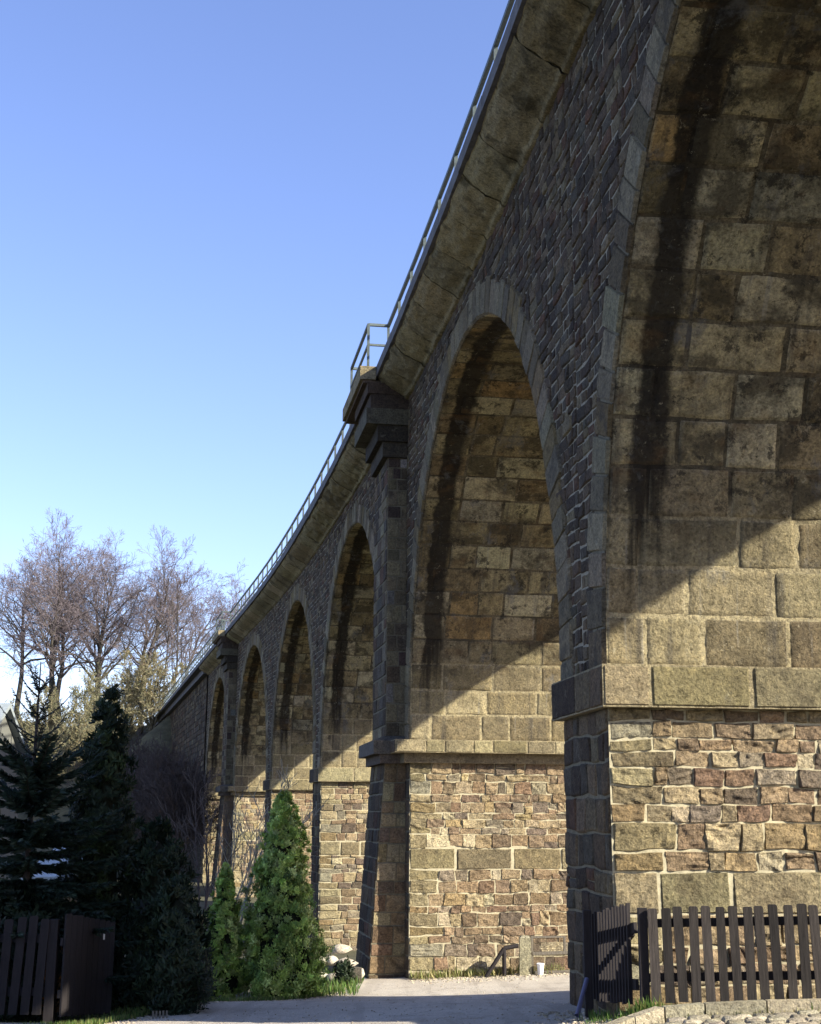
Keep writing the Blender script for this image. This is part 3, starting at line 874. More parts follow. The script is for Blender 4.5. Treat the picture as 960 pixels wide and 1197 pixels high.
# paved strip with setts and kerb on the right
def kerb_y(x): return np.interp(x, [1.45, 1.62, 1.8, 2.0, 2.4, 5.5], [10.25, 10.5, 10.74, 10.85, 10.9, 10.82])
mb = MB(); rects = []
y_ = 9.3
while y_ < 10.95:
    x_ = 1.2 + rng.uniform(0, .1)
    while x_ < 5.2:
        w_ = rng.uniform(.13, .19)
        if y_ + .1 < kerb_y(x_ + w_ / 2) - .04: rects.append((x_, y_, x_ + w_, y_ + .1))
        x_ += w_
    y_ += .105
def setts(u, v, h): return np.stack([u, v, TZ(u, v) + .012 + h], -1)
stones(mb, rects, setts, 5, 5, depth=.02, rough=.006, gap=.016, jit=.006, bevel=.03, pal=[(.42, .39, .33, 2), (.35, .32, .27, 2), (.5, .46, .38, 1)], seed=500)
tag(mb.build('pavement', M['cobble'], None, True), kind='structure')
mb = MB()
xs = [1.5, 1.72, 1.98, 2.3, 2.78, 3.42, 4.1, 4.8, 5.4]
for a, b_ in zip(xs[:-1], xs[1:]):
    ya, yb = float(kerb_y(a)), float(kerb_y(b_)); za = tz(a, ya); zb_ = tz(b_, yb); g = .006
    d = np.array((b_ - a, yb - ya)); d /= np.linalg.norm(d); nn = np.array((-d[1], d[0])) * .11
    A_ = np.array((a, ya)) + d * g; B_ = np.array((b_, yb)) - d * g
    up = .085
    lo = [(A_[0], A_[1], za - .2), (B_[0], B_[1], zb_ - .2), (B_[0] + nn[0], B_[1] + nn[1], zb_ - .2), (A_[0] + nn[0], A_[1] + nn[1], za - .2)]
    f = .93
    hi = [(A_[0] + nn[0] * .1, A_[1] + nn[1] * .1, za + up), (B_[0] + nn[0] * .1, B_[1] + nn[1] * .1, zb_ + up), (B_[0] + nn[0] * .9, B_[1] + nn[1] * .9, zb_ + up), (A_[0] + nn[0] * .9, A_[1] + nn[1] * .9, za + up)]
    mb.hexa(lo + hi, pick(1, [(.4, .37, .3, 1)])[0])
tag(mb.build('kerb', M['kerb']), kind='structure')
mb = MB()
for a, b_ in ((-4.85, -4.15), (-4.14, -3.4)):
    mb.box((a, 13.2, tz(a, 13.2) - .2), (b_, 13.3, tz(b_, 13.2) + .04), (.4, .38, .34))
tag(mb.build('edging_kerb', M['kerb']), kind='structure')

# ------------------------------------------------------------------ grass
def blades(mb, xs, ys, h0, h1, cols, lean=.5, z=None):
    n = len(xs); zz = TZ(xs, ys) if z is None else z
    C = np.stack([xs, ys, zz - .01], -1); az = rng.uniform(0, 2 * np.pi, n)
    D = np.stack([np.cos(az) * lean * rng.random(n), np.sin(az) * lean * rng.random(n), np.ones(n)], -1); D /= np.linalg.norm(D, axis=1, keepdims=True)
    U = np.stack([-np.sin(az), np.cos(az), az * 0], -1)
    L = rng.uniform(h0, h1, n)
    mb.kites(C, D, U, L, L * .11 + .002, cols)
mb = MB()
GR = [(.10, .17, .035, 3), (.07, .13, .03, 2), (.2, .2, .07, 1)]
DRY = [(.38, .33, .16, 2), (.22, .22, .08, 2), (.12, .16, .04, 1)]
def tuft(x, y, r, n, h0, h1, pal): blades(mb, x + rng.normal(0, r, n), y + rng.normal(0, r, n), h0, h1, pick(n, pal, .2), .7)
for (x, y, r, n, h) in [(1.86, 11.05, .05, 120, .17), (1.78, 11.0, .06, 120, .13), (1.70, 11.0, .06, 90, .1), (1.95, 11.0, .05, 70, .12), (2.05, 11.02, .05, 60, .1), (1.55, 11.5, .06, 80, .12), (1.5, 11.2, .08, 80, .07), (1.62, 10.85, .07, 60, .06)]:
    tuft(x, y, r, n, h * .5, h, GR)
x = rng.uniform(2.0, 4.6, 500); blades(mb, x, 10.98 + rng.normal(0, .05, 500), .03, .1, pick(500, GR, .2))
x = rng.uniform(1.9, 4.6, 200); blades(mb, x, kerb_y(x) - .02 + rng.normal(0, .015, 200), .015, .05, pick(200, DRY, .2))
# left verge and the foot of the hedge
n = 12000; y = rng.uniform(11.8, 21.5, n); xlim = np.interp(y, XLY, XLX)
x = xlim - .05 - rng.exponential(.28, n); blades(mb, x, y, .02, .09, pick(n, GR + DRY[1:], .2))
# dry weeds at the wall foot under the second pier, grass by the loose stones
n = 900; s_ = rng.uniform(0, 2.6, n); p_ = P3(PIERS[3][0] - .12 - rng.exponential(.12, n), -s_, 0); blades(mb, p_[:, 0], p_[:, 1], .06, .2, pick(n, DRY, .2), .8)
n = 2200; x = rng.uniform(-2.4, -.75, n); y = rng.uniform(20, 24.5, n); blades(mb, x, y, .05, .2, pick(n, GR, .2), .6)
tag(mb.build('grass', M['grass']), 'rough grass and weeds along kerb, verge and wall foot', 'grass', kind='stuff')

# ------------------------------------------------------------------ fences and gates
def picket_board(mb, x, y, z0, z1, w, t=.02, ang=0., lean=0.):
    """upright board with rounded top, facing -y rotated by ang"""
    c, s_ = math.cos(ang), math.sin(ang)
    pr_ = [(-w / 2, z0), (-w / 2, z1 - w * .2), (-w * .44, z1 - w * .06), (-w * .32, z1), (w * .32, z1), (w * .44, z1 - w * .06), (w / 2, z1 - w * .2), (w / 2, z0)]
    L = []
    for d in (0, t):
        L.append([(x + (u + lean * (z - z0)) * c - d * s_, y + (u + lean * (z - z0)) * s_ + d * c, z) for u, z in pr_])
    F_, B_ = np.array(L[0]), np.array(L[1])
    # front and back as strips: pairs (0,7),(1,6),(2,5),(3,4)
    for Q in (F_, B_): mb.grids(np.stack([Q[:4], Q[7:3:-1]], 1))
    lp = np.concatenate([np.arange(8), [0]]); mb.grids(np.stack([F_[lp], B_[lp]], 1))


FEN = empty('picket_fence', (1.95, 11.15, tz(1.95, 11.15)), 'dark brown picket fence on the kerb before the nearest stone pier', 'fence')
xk = 2.0 - .035
k = 0
def fy(x): return 11.15 - .1 * (x - 1.9)
while xk < 4.7:
    mb = MB(); picket_board(mb, xk, fy(xk) - .03, .19 + rng.uniform(-.008, .008) + .008 * (xk - 2), .905 + .03 * (xk - 1.95) + rng.uniform(-.008, .008), .072 + rng.uniform(-.004, .004), .02, -.1, rng.normal(-.012, .014))
    mb.build('picket', M['wood'], FEN); xk += .1055 + rng.uniform(-.004, .004)
for z0 in (.78, .365):
    mb = MB(); mb.bar((1.9, fy(1.9) + .035, z0), (4.75, fy(4.75) + .035, z0 + .085), .035, .065); mb.build('rail', M['wood_black'], FEN)
for xp, h in ((1.885, .9), (3.75, .84)):
    mb = MB(); zb_ = tz(xp, 11.15)
    mb.box((xp - .035, fy(xp) + (.0 if xp < 2 else .06), zb_ - .1), (xp + .035, fy(xp) + (.075 if xp < 2 else .13), h)); mb.build('post', M['wood_black'], FEN)

GA = np.array((1.575, 11.95)); GB = np.array((1.815, 11.27))
GATE = empty('slatted_gate', (1.76, 11.9, tz(1.76, 11.9)), 'dark slatted wooden gate between the pier corner and the picket fence', 'gate')
gd = (GB - GA) / np.linalg.norm(GB - GA); gn = np.array((-gd[1], gd[0])); glen = np.linalg.norm(GB - GA)
def gp(t, off, z): p = GA + gd * t + gn * off; return (p[0], p[1], z)
def gz(t): return .10 + .05 * t / glen
def gtop(t): return .80 + .14 * t / glen
t = .03; k = 0
while t < glen - .03:
    mb = MB(); mb.bar(gp(t, 0, gz(t) + rng.uniform(-.01, .01)), gp(t + .0, 0, gtop(t) + rng.uniform(-.012, .012)), .034, .016, up=(gd[0], gd[1], 0)); mb.build('slat', M['wood_black'], GATE); t += .052
for f0, f1, w_ in (((0, .24), (1, .30), .085), ((0, .61), (1, .74), .085), ((.12, .33), (.92, .70), .06)):
    mb = MB(); mb.bar(gp(f0[0] * glen, .03, f0[1]), gp(f1[0] * glen, .03, f1[1]), .03, w_); mb.build('brace' if w_ < .07 else 'rail', M['wood_black'], GATE)
mb = MB(); mb.box((1.505, 11.95, -.2), (1.575, 12.02, .83)); mb.build('post', M['wood_black'], GATE)
mb = MB(); mb.segs([(1.39, 11.6, .02)], [(1.51, 11.85, .28)], [.022], [.02], 8)
mb.segs([(1.51, 11.85, .28)], [(1.512, 11.854, .284)], [.02], [.004], 8)
tag(mb.build('pole', M['pole'], None, True), 'short blue grey pole leaning against the slatted gate post', 'pole')

FL = empty('picket_fence', (-4.1, 14.35, tz(-4.1, 14.35)), 'shaded dark picket fence with wide boards at the foot of the spruce', 'fence')
for x_ in (-4.696, -4.561, -4.425, -4.3, -4.164, -4.039, -3.914, -3.794):
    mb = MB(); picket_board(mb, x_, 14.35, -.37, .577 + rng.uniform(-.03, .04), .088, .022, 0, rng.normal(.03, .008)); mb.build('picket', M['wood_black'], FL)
for z0 in (.37, -.15):
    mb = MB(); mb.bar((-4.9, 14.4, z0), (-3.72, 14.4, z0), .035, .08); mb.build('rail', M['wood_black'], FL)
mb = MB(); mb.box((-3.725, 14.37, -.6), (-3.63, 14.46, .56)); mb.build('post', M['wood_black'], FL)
GL = empty('board_gate', (-3.4, 14.8, tz(-3.4, 14.8)), 'shaded close-boarded wooden gate standing ajar beside the wide picket fence', 'gate')
A_, B_ = np.array((-3.55, 14.35)), np.array((-3.25, 15.35)); d = (B_ - A_); L_ = np.linalg.norm(d); d /= L_
nb = 9
for k in range(nb):
    t0 = L_ * k / nb; p0 = A_ + d * (t0 + .003); p1 = A_ + d * (t0 + L_ / nb - .003)
    zt = .615 - .17 * k / nb + rng.uniform(-.008, .008); c = (p0 + p1) / 2
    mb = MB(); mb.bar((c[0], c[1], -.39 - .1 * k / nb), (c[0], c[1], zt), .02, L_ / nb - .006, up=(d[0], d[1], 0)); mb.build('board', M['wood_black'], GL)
for z0 in (.34, -.17):
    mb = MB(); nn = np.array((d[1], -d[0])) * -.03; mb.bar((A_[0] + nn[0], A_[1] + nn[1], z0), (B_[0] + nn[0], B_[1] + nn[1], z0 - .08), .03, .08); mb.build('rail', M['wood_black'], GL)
mb = MB(); mb.box((-3.32, 15.1, .3), (-3.3, 15.12, .36)); mb.build('latch', M['white'], GL)

ED = empty('stake_edging', (-2.7, 15.2, tz(-2.7, 15.2)), 'tiny row of grey stakes at the foot of the dark yews', 'edging')
for k in range(5):
    x_ = -2.62 + k * .035; mb = MB(); mb.box((x_, 14.4, tz(x_, 14.4) - .03), (x_ + .018, 14.415, tz(x_, 14.4) + .08)); mb.build('stake', M['wood_grey'], ED)

# ------------------------------------------------------------------ things at the foot of the second pier
SP2 = PIERS[3][0]
def at2(r, d, z=0.): p = P3(SP2 - d, -r, z); return float(p[0]), float(p[1]), float(p[2])
hx, hy, _ = at2(1.30, .55); g0 = tz(hx, hy)
mb = MB()
pts = [at2(1.18, .6), at2(1.5, .6), at2(1.74, .6)]; zz = [tz(*pts[0][:2]) + .0, g0 + .46, g0 + .50]
PT = [(p[0], p[1], z) for p, z in zip(pts, zz)]
mb.segs(PT[:-1], PT[1:], [.035, .035], [.035, .035], 8); mb.segs([(PT[1][0], PT[1][1], g0 + .46)], [(PT[1][0], PT[1][1], g0 - .1)], [.035], [.035], 8)
mb.segs([PT[2]], [(PT[2][0] + .01, PT[2][1], PT[2][2])], [.035], [.001], 8)
tag(mb.build('handrail', M['wood_black'], None, True), 'bent dark handrail beside the stone post at the wall foot', 'handrail')
px, py, _ = at2(1.87, .55); pz = tz(px, py)
mb = MB()
mb.hexa([(px - .1, py - .09, pz - .1), (px + .1, py - .09, pz - .1), (px + .1, py + .09, pz - .1), (px - .1, py + .09, pz - .1), (px - .092, py - .085, pz + .6), (px + .092, py - .085, pz + .6), (px + .092, py + .085, pz + .6), (px - .092, py + .085, pz + .6)], (.3, .29, .22))
mb.hexa([(px - .092, py - .085, pz + .6), (px + .092, py - .085, pz + .6), (px + .092, py + .085, pz + .6), (px - .092, py + .085, pz + .6), (px - .06, py - .055, pz + .63), (px + .06, py - .055, pz + .63), (px + .06, py + .055, pz + .63), (px - .06, py + .055, pz + .63)], (.32, .31, .25))
tag(mb.build('stone_post', M['pale_stone']), 'low weathered stone post between handrail and wire mesh gate', 'post')
WG = empty('mesh_gate', (px + .42, py, pz), 'low wire mesh gate with wooden frame beside the short stone post', 'gate')
x0, x1_ = px + .12, px + .78; zb_ = tz(px + .4, py) + .03
for nm, a, b_, w_ in (('frame_bar', (x0, py, zb_), (x1_, py, zb_ + .02), .04), ('frame_bar', (x0, py, zb_ + .3), (x1_, py, zb_ + .32), .05), ('frame_bar', (x0, py, zb_ + .56), (x1_ - .12, py, zb_ + .57), .03), ('frame_bar', (x0, py, zb_ - .02), (x0, py, zb_ + .58), .035), ('frame_bar', (x1_ - .12, py, zb_ + .3), (x1_ - .12, py, zb_ + .58), .035)):
    mb = MB(); mb.bar(a, b_, w_, w_, (.4, .36, .28)); mb.build(nm, M['wood_grey'], WG)
mb = MB()
for t in np.linspace(x0 + .03, x1_ - .14, 22): mb.bar((t, py + .012, zb_), (t, py + .012, zb_ + .56), .006)
for z_ in np.linspace(zb_ + .03, zb_ + .54, 18): mb.bar((x0, py + .018, z_), (x1_ - .12, py + .018, z_), .006)
mb.build('wire_mesh', M['mesh'], WG)
mb = MB(); cx, cy = px + .24, py - .12; cz = tz(cx, cy) + .0
prof_ = [(.001, .0), (.042, .0), (.045, .02), (.056, .15), (.064, .17), (.062, .19), (.054, .19), (.045, .1), (.001, .1)]
lon = np.linspace(0, 2 * np.pi, 15)
mb.grids(np.stack([np.stack([cx + r_ * np.cos(lon), cy + r_ * np.sin(lon), np.full(15, cz + z_ )], -1) for r_, z_ in prof_], 0))
tag(mb.build('white_pot', M['white'], None, False), 'small white pot on the ground before the wire mesh gate', 'pot')

# loose white stones left of the second pier
lab = ['largest pale stone at the bottom of the loose stone heap', 'long flat pale stone lying on top of the loose stone heap', 'round pale stone at the left end of the loose stone heap',
       'pale stone leaning against the pilaster foot at the right end of the heap', 'small cream stone wedged high in the middle of the loose stone heap', 'squarish pale stone at the upper left of the loose stone heap', 'small pale stone in the grass before the loose stone heap',
       'pale stone low in the heap between the largest stone and the pilaster', 'topmost pale stone of the loose heap, leaning on the wall behind']
sp = [(-1.22, 22.95, .07, .19), (-1.05, 23.2, .3, .17), (-1.48, 23.05, .12, .15), (-.86, 23.2, .12, .17), (-1.26, 23.3, .33, .13), (-1.46, 23.3, .32, .14), (-1.08, 22.6, .01, .09), (-1.0, 22.95, .09, .14), (-1.15, 23.45, .5, .15)]
for (x_, y_, z_, r_), l_ in zip(sp, lab):
    mb = MB(); scatter_stones(mb, [(x_, y_, tz(x_, y_) + z_)], [r_], [(.5, .47, .42, 1)], .62, int(1000 + r_ * 100 + abs(x_) * 77))
    tag(mb.build('loose_stone', M['pale_stone'], None, True), l_, 'stone', 'loose pale stones at the pier foot')
bx, by = -.86, 22.9
mb = MB(); z0 = tz(bx, by)
mb.hexa([(bx - .1, by - .1, z0 - .1), (bx + .1, by - .1, z0 - .1), (bx + .1, by + .1, z0 - .1), (bx - .1, by + .1, z0 - .1), (bx - .09, by - .09, z0 + .26), (bx + .09, by - .09, z0 + .24), (bx + .09, by + .09, z0 + .24), (bx - .09, by + .09, z0 + .26)], (.12, .11, .1))
tag(mb.build('stone_block', M['face']), 'small dark stone block at the foot of the battered pilaster', 'block')

# ------------------------------------------------------------------ hillside where the viaduct ends
def HILLZ(x, y):
    x, y = np.broadcast_arrays(np.asarray(x, float), np.asarray(y, float))
    t = np.clip((y - 84 - .22 * np.clip(x + 20, -60, 60)) / 40, 0, 1); t = t * t * (3 - 2 * t)
    far = np.clip((y - 140) / 200, 0, 1)
    P_ = np.stack([x / 14, y / 14, x * 0], -1)
    th = PHI + KAP * SCURVE; p0 = PL(SCURVE, 0); dx, dy = x - float(p0[0]), y - float(p0[1])
    sv = SCURVE - dx * math.sin(th) + dy * math.cos(th); ev = -dx * math.cos(th) - dy * math.sin(th)
    dd = np.hypot(np.maximum(0, 93 - sv), np.maximum(0, ev + .2))
    cone = np.where(ev > -WID - 12, 9.3 - .82 * dd, -5) + .25 * fbm(np.stack([x / 3, y / 3, x * 0], -1), 3, 79)
    cone = np.where(sv < 70, -5, cone)
    return np.maximum(cone, -1.9 + 11.6 * t + 14 * far * (.6 + .4 * vnoise(np.stack([x / 80, y / 80, x * 0], -1), 77)) + fbm(P_, 4, 78) * .8 * t)
hx_ = np.concatenate([np.linspace(-420, -70, 30), np.linspace(-68, 40, 150), np.linspace(45, 420, 30)]); hyv = np.concatenate([np.linspace(82, 150, 70), np.linspace(155, 420, 24)])
HX, HY = np.meshgrid(hx_, hyv, indexing='ij')
mb = MB(); mb.grids(np.stack([HX, HY, HILLZ(HX, HY)], -1)); tag(mb.build('hill', M['hill'], None, True, origin=(0, 0, 0)), kind='structure')
def hz(x, y): return float(HILLZ(x, y)) - .1

# ------------------------------------------------------------------ plants
def sph(n):
    v = rng.normal(0, 1, (n, 3)); return v / np.linalg.norm(v, axis=1, keepdims=True)


def conifer(name, label, x, y, H, Rad, nclump, per, leaf, pal, cat='conifer', power=.75, top=.02, bulge=.12, group=None, z=None, stem_h=.8, wid=.32, rag=1., core=.5, cs=1.):
    z0 = tz(x, y) if z is None else z
    T = empty(name, (x, y, z0), label, cat, group)
    mb = MB()
    # clump centres on a tapering body
    t = rng.beta(1.0, 1.35, nclump); az = rng.uniform(0, 2 * np.pi, nclump)
    def rad(t): return Rad * (np.minimum(1, (t + .02) / bulge) ** .35) * ((1 - t) ** power + top)
    rr = rad(t) * (1 - .4 * rng.random(nclump) ** 2.2) * (1 + rag * (.14 * np.sin(az * 3 + t * 9) + .1 * np.sin(az * 5 - t * 17))) * (1 + rng.normal(0, .07 * rag, nclump))
    cc = np.stack([x + rr * np.cos(az), y + rr * np.sin(az), z0 + .02 + t * H], -1)
    csz = cs * (.026 + .068 * Rad) * rng.uniform(.55, 1.25, nclump) * (.5 + .6 * (1 - t))
    ccol = pick(nclump, pal, .2)
    idx = np.repeat(np.arange(nclump), per); n = len(idx)
    off = rng.normal(0, 1, (n, 3)) * csz[idx, None] * np.array([.75, .75, .9])
    C = cc[idx] + off; C[:, 2] = np.maximum(C[:, 2], z0 + .01)
    out = np.stack([np.cos(az), np.sin(az), np.full(nclump, .75)], -1)[idx]
    nn = out * [1, 1, .6] + sph(n) * .55; nn /= np.linalg.norm(nn, axis=1, keepdims=True)
    D = sph(n) + np.array([0, 0, .7]) + out * .5; D -= nn * (D * nn).sum(1, keepdims=True); D += nn * .25; D /= np.linalg.norm(D, axis=1, keepdims=True)
    U = np.cross(nn, D); U /= np.linalg.norm(U, axis=1, keepdims=True)
    L = leaf * rng.uniform(.6, 1.4, n)
    col = ccol[idx] * (1 + rng.normal(0, .16, (n, 1)))
    mb.kites(C, D, U, L, L * wid, np.clip(col, .005, .9))
    mb.build('foliage', M['leaf'], T)
    if core:  # closed dark shell added inside the foliage to block sunlight
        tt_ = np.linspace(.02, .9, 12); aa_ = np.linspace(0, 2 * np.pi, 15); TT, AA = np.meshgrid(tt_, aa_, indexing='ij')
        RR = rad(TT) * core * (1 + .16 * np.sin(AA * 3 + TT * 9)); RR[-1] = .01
        mb = MB(); mb.grids(np.stack([x + RR * np.cos(AA), y + RR * np.sin(AA), z0 + TT * H], -1), (.02, .022, .01)); mb.build('light_block_core', M['bark'], T, True)
    mb = MB(); zz = np.linspace(0, H * stem_h, 7)
    px = x + np.concatenate([[0], rng.normal(0, .012, 6)]); py = y + np.concatenate([[0], rng.normal(0, .012, 6)])
    Pt = np.stack([px, py, z0 - .05 + zz], -1); rd = np.linspace(.05 * Rad / .4 + .012, .006, 7)
    mb.segs(Pt[:-1], Pt[1:], rd[:-1], rd[1:], 7, (.1, .075, .05)); mb.build('trunk', M['bark'], T)
    return T


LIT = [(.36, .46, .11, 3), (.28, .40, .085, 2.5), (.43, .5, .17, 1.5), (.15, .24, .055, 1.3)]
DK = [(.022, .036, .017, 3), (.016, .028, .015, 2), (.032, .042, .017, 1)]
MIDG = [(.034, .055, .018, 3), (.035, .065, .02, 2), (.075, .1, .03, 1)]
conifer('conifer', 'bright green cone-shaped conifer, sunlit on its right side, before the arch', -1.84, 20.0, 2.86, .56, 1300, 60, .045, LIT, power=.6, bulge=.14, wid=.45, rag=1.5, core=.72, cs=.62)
# thin bare leader of that conifer is a part of it
conifer('conifer', 'narrow sunlit light green conifer just left of the bright cone-shaped one', -2.62, 19.7, 1.8, .32, 520, 50, .045, LIT, power=.6, wid=.45, rag=1.4, core=.65, cs=.65)
conifer('conifer', 'small sunlit green sapling left of the narrow light green conifer', -2.98, 19.3, .55, .18, 60, 40, .06, LIT, power=.6)
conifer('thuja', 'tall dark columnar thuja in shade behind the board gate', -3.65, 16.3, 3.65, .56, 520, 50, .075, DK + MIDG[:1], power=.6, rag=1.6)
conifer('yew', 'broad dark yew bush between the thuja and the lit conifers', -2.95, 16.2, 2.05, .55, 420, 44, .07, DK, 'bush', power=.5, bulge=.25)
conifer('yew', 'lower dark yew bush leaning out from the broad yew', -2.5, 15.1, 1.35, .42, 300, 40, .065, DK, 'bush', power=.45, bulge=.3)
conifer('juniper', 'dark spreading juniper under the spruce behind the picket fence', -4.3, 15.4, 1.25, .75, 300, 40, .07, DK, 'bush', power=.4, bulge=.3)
conifer('bush', 'small round dark bush beside the loose pale stones', -1.02, 22.2, .36, .17, 60, 40, .06, DK, 'bush', power=.4, bulge=.5)
conifer('bush', 'rust coloured leafy bush behind the post of the wide picket fence', -3.72, 14.75, .85, .12, 30, 26, .05, [(.3, .12, .03, 1), (.16, .08, .03, 1)], 'bush', power=.3, bulge=.5)


conifer('laurel', 'dark rounded evergreen bush between the spruce and the pale house', -6.7, 19.5, 3.5, 1.0, 420, 44, .1, DK, 'bush', power=.4, bulge=.3)

def spruce(name, label, x, y, H):
    z0 = tz(x, y); T = empty(name, (x, y, z0), label, 'spruce')
    mb = MB(); zz = np.linspace(-.1, H, 12); Pt = np.stack([np.full(12, x), np.full(12, y), z0 + zz], -1); rd = np.linspace(.06, .006, 12)
    mb.segs(Pt[:-1], Pt[1:], rd[:-1], rd[1:], 7, (.05, .04, .035)); mb.build('trunk', M['bark'], T)
    wb = MB(); lf = MB(); A = []; B = []; ra = []; rb = []
    z = .5
    while z < H - .1:
        t = z / H; nbr = 6 if t < .72 else 5
        L = (1 - t) ** .7 * 1.05 + .22; a0 = rng.uniform(0, 6.28)
        for k in range(nbr):
            az = a0 + k * 6.283 / nbr + rng.normal(0, .2); l = L * rng.uniform(.55, 1.2)
            el = .05 + .75 * max(0, t - .45) / .55
            p = np.array([x, y, z0 + z + rng.normal(0, .03)]); n = 6; drp = rng.uniform(.1, .4)
            for j in range(n):
                el2 = el - drp * (1 - t) + (.55 if t > .55 else .3) * j / n
                dv = np.array([math.cos(az) * math.cos(el2), math.sin(az) * math.cos(el2), math.sin(el2)]) * l / n
                qn = p + dv; A.append(p); B.append(qn); r0 = .008 * (1 - j / n) + .003; ra.append(r0); rb.append(r0 * .85)
                dens = int((16 if t > .7 else 44) * (l / .6))
                m_ = max(3, dens); f = rng.random((m_, 1)); C = p + dv * f
                side = np.cross(dv / np.linalg.norm(dv), np.array([0, 0, 1.])); side /= np.linalg.norm(side)
                sg = rng.choice([-1, 1], (m_, 1))
                D = dv / np.linalg.norm(dv) * .7 + side * sg * rng.uniform(.3, 1, (m_, 1)) + np.array([0, 0, 1]) * rng.uniform(-.5, .35, (m_, 1)) ; D /= np.linalg.norm(D, axis=1, keepdims=True)
                U = np.cross(D, sph(m_)); U /= np.linalg.norm(U, axis=1, keepdims=True)
                ln = (rng.uniform(.07, .16, m_) if t < .68 else rng.uniform(.03, .07, m_)) * (1.15 - .5 * j / n)
                lf.kites(C, D, U, ln, ln * .26, pick(m_, [(.03, .05, .035, 2), (.045, .065, .05, 1), (.02, .035, .022, 2)], .2))
                p = qn
        z += rng.uniform(.07, .17) if t < .7 else rng.uniform(.22, .32)
    wb.segs(A, B, ra, rb, 5, (.05, .04, .035)); wb.build('branches', M['bark'], T)
    lf.build('foliage', M['leaf'], T)
spruce('spruce', 'dark shaded spruce with a sparse upturned top at the left', -4.3, 15.5, 3.9)


def grow_tree(seed, H, r0, nlimb, levels=4, spread=.75, first=.3, upt=.35, kids=(5, 6, 5, 4), multi=1, trunk_lean=0., lenf=.5, curve=.16):
    """returns trunk segments and branch segments as lists (x0..,x1..,ra,rb,level)"""
    rnd = random.Random(seed); seg = []
    def rot(d, ang, az):
        d = Vector(d).normalized(); a = d.orthogonal().normalized(); b = d.cross(a)
        return (d * math.cos(ang) + (a * math.cos(az) + b * math.sin(az)) * math.sin(ang)).normalized()
    def grow(p, d, L, r, lev):
        n = (12, 7, 5, 4, 3)[lev]
        rr = r; st = L / n; d = Vector(d)
        az = rnd.uniform(0, 6.28)
        nk = kids[lev] if lev < levels else 0
        pts = []
        for j in range(n):
            w = curve * (.5 if lev == 0 else 1)
            d = (d + Vector((rnd.gauss(0, w), rnd.gauss(0, w), rnd.gauss(0, w) + upt * (.06 if lev == 0 else .22)))).normalized()
            q_ = p + d * st; r1 = max(r * (1 - .82 * (j + 1) / n), .35 * r if lev == levels else .004)
            seg.append((p.x, p.y, p.z, q_.x, q_.y, q_.z, rr, r1, lev)); pts.append((Vector(p), Vector(q_), Vector(d), rr, (j + .5) / n)); p = q_; rr = r1
        if lev < levels:
            k = nk if lev else nlimb
            for m_ in range(k):
                f = (first + (1 - first) * (m_ + rnd.random()) / k) if lev == 0 else (.18 + .82 * (m_ + rnd.random()) / k)
                pp_ = pts[min(n - 1, int(f * n))]; pos = pp_[0].lerp(pp_[1], rnd.random())
                az += 2.4 + rnd.gauss(0, .4)
                ang = spread * rnd.uniform(.65, 1.15) * (1 - .35 * f)
                dd = rot(pp_[2], ang, az)
                ll = L * (lenf if lev == 0 else .55) * rnd.uniform(.7, 1.15) * (1.15 - .6 * f)
                grow(pos, dd, ll, pp_[3] * rnd.uniform(.42, .62), lev + 1)
    for m_ in range(multi):
        az = rnd.uniform(0, 6.28); ln = trunk_lean + (rnd.uniform(.1, .45) if multi > 1 else 0)
        grow(Vector((rnd.gauss(0, .02 * H) if multi > 1 else 0, rnd.gauss(0, .02 * H) if multi > 1 else 0, -.1)), Vector((math.cos(az) * ln, math.sin(az) * ln, 1)), H * (rnd.uniform(.7, 1) if multi > 1 else 1), r0, 0)
    return np.array(seg)


def tree_from(seg, name, label, cat, loc, trunk_col, twig_col, sc=1., rz=0., group=None, rmin=.008, leaves=None):
    T = empty(name, loc, label, cat, group)
    c, s_ = math.cos(rz), math.sin(rz)
    def tr(a): return np.stack([(a[:, 0] * c - a[:, 1] * s_) * sc + loc[0], (a[:, 0] * s_ + a[:, 1] * c) * sc + loc[1], a[:, 2] * sc + loc[2]], -1)
    A = tr(seg[:, 0:3]); B = tr(seg[:, 3:6]); ra = np.maximum(seg[:, 6] * sc, rmin); rb = np.maximum(seg[:, 7] * sc, rmin); lv = seg[:, 8]
    mb = MB(); k = lv == 0; mb.segs(A[k], B[k], ra[k], rb[k], 7, trunk_col); mb.build('trunk', M['bark'], T, True)
    mb = MB(); tc = np.array(trunk_col); wc = np.array(twig_col)
    for l in (1, 2, 3, 4):
        k = lv == l
        if k.any():
            f = min(1, (l - 1) / 2.); mb.segs(A[k], B[k], ra[k], rb[k], 5 if l == 1 else 3, tc * (1 - f) + wc * f)
    mb.build('branches', M['bark'], T)
    if leaves:
        n, ln, pal = leaves
        k = np.where(lv >= 2)[0]; idx = rng.choice(k, n); f = rng.random((n, 1)); C = A[idx] * (1 - f) + B[idx] * f
        D = sph(n) * .8 + np.array([0, 0, .2]); D /= np.linalg.norm(D, axis=1, keepdims=True); U = np.cross(D, sph(n)); U /= np.linalg.norm(U, axis=1, keepdims=True)
        L = ln * rng.uniform(.6, 1.4, n); mb = MB(); mb.kites(C, D, U, L, L * .4, pick(n, pal, .15)); mb.build('foliage', M['twigleaf'], T)
    return T


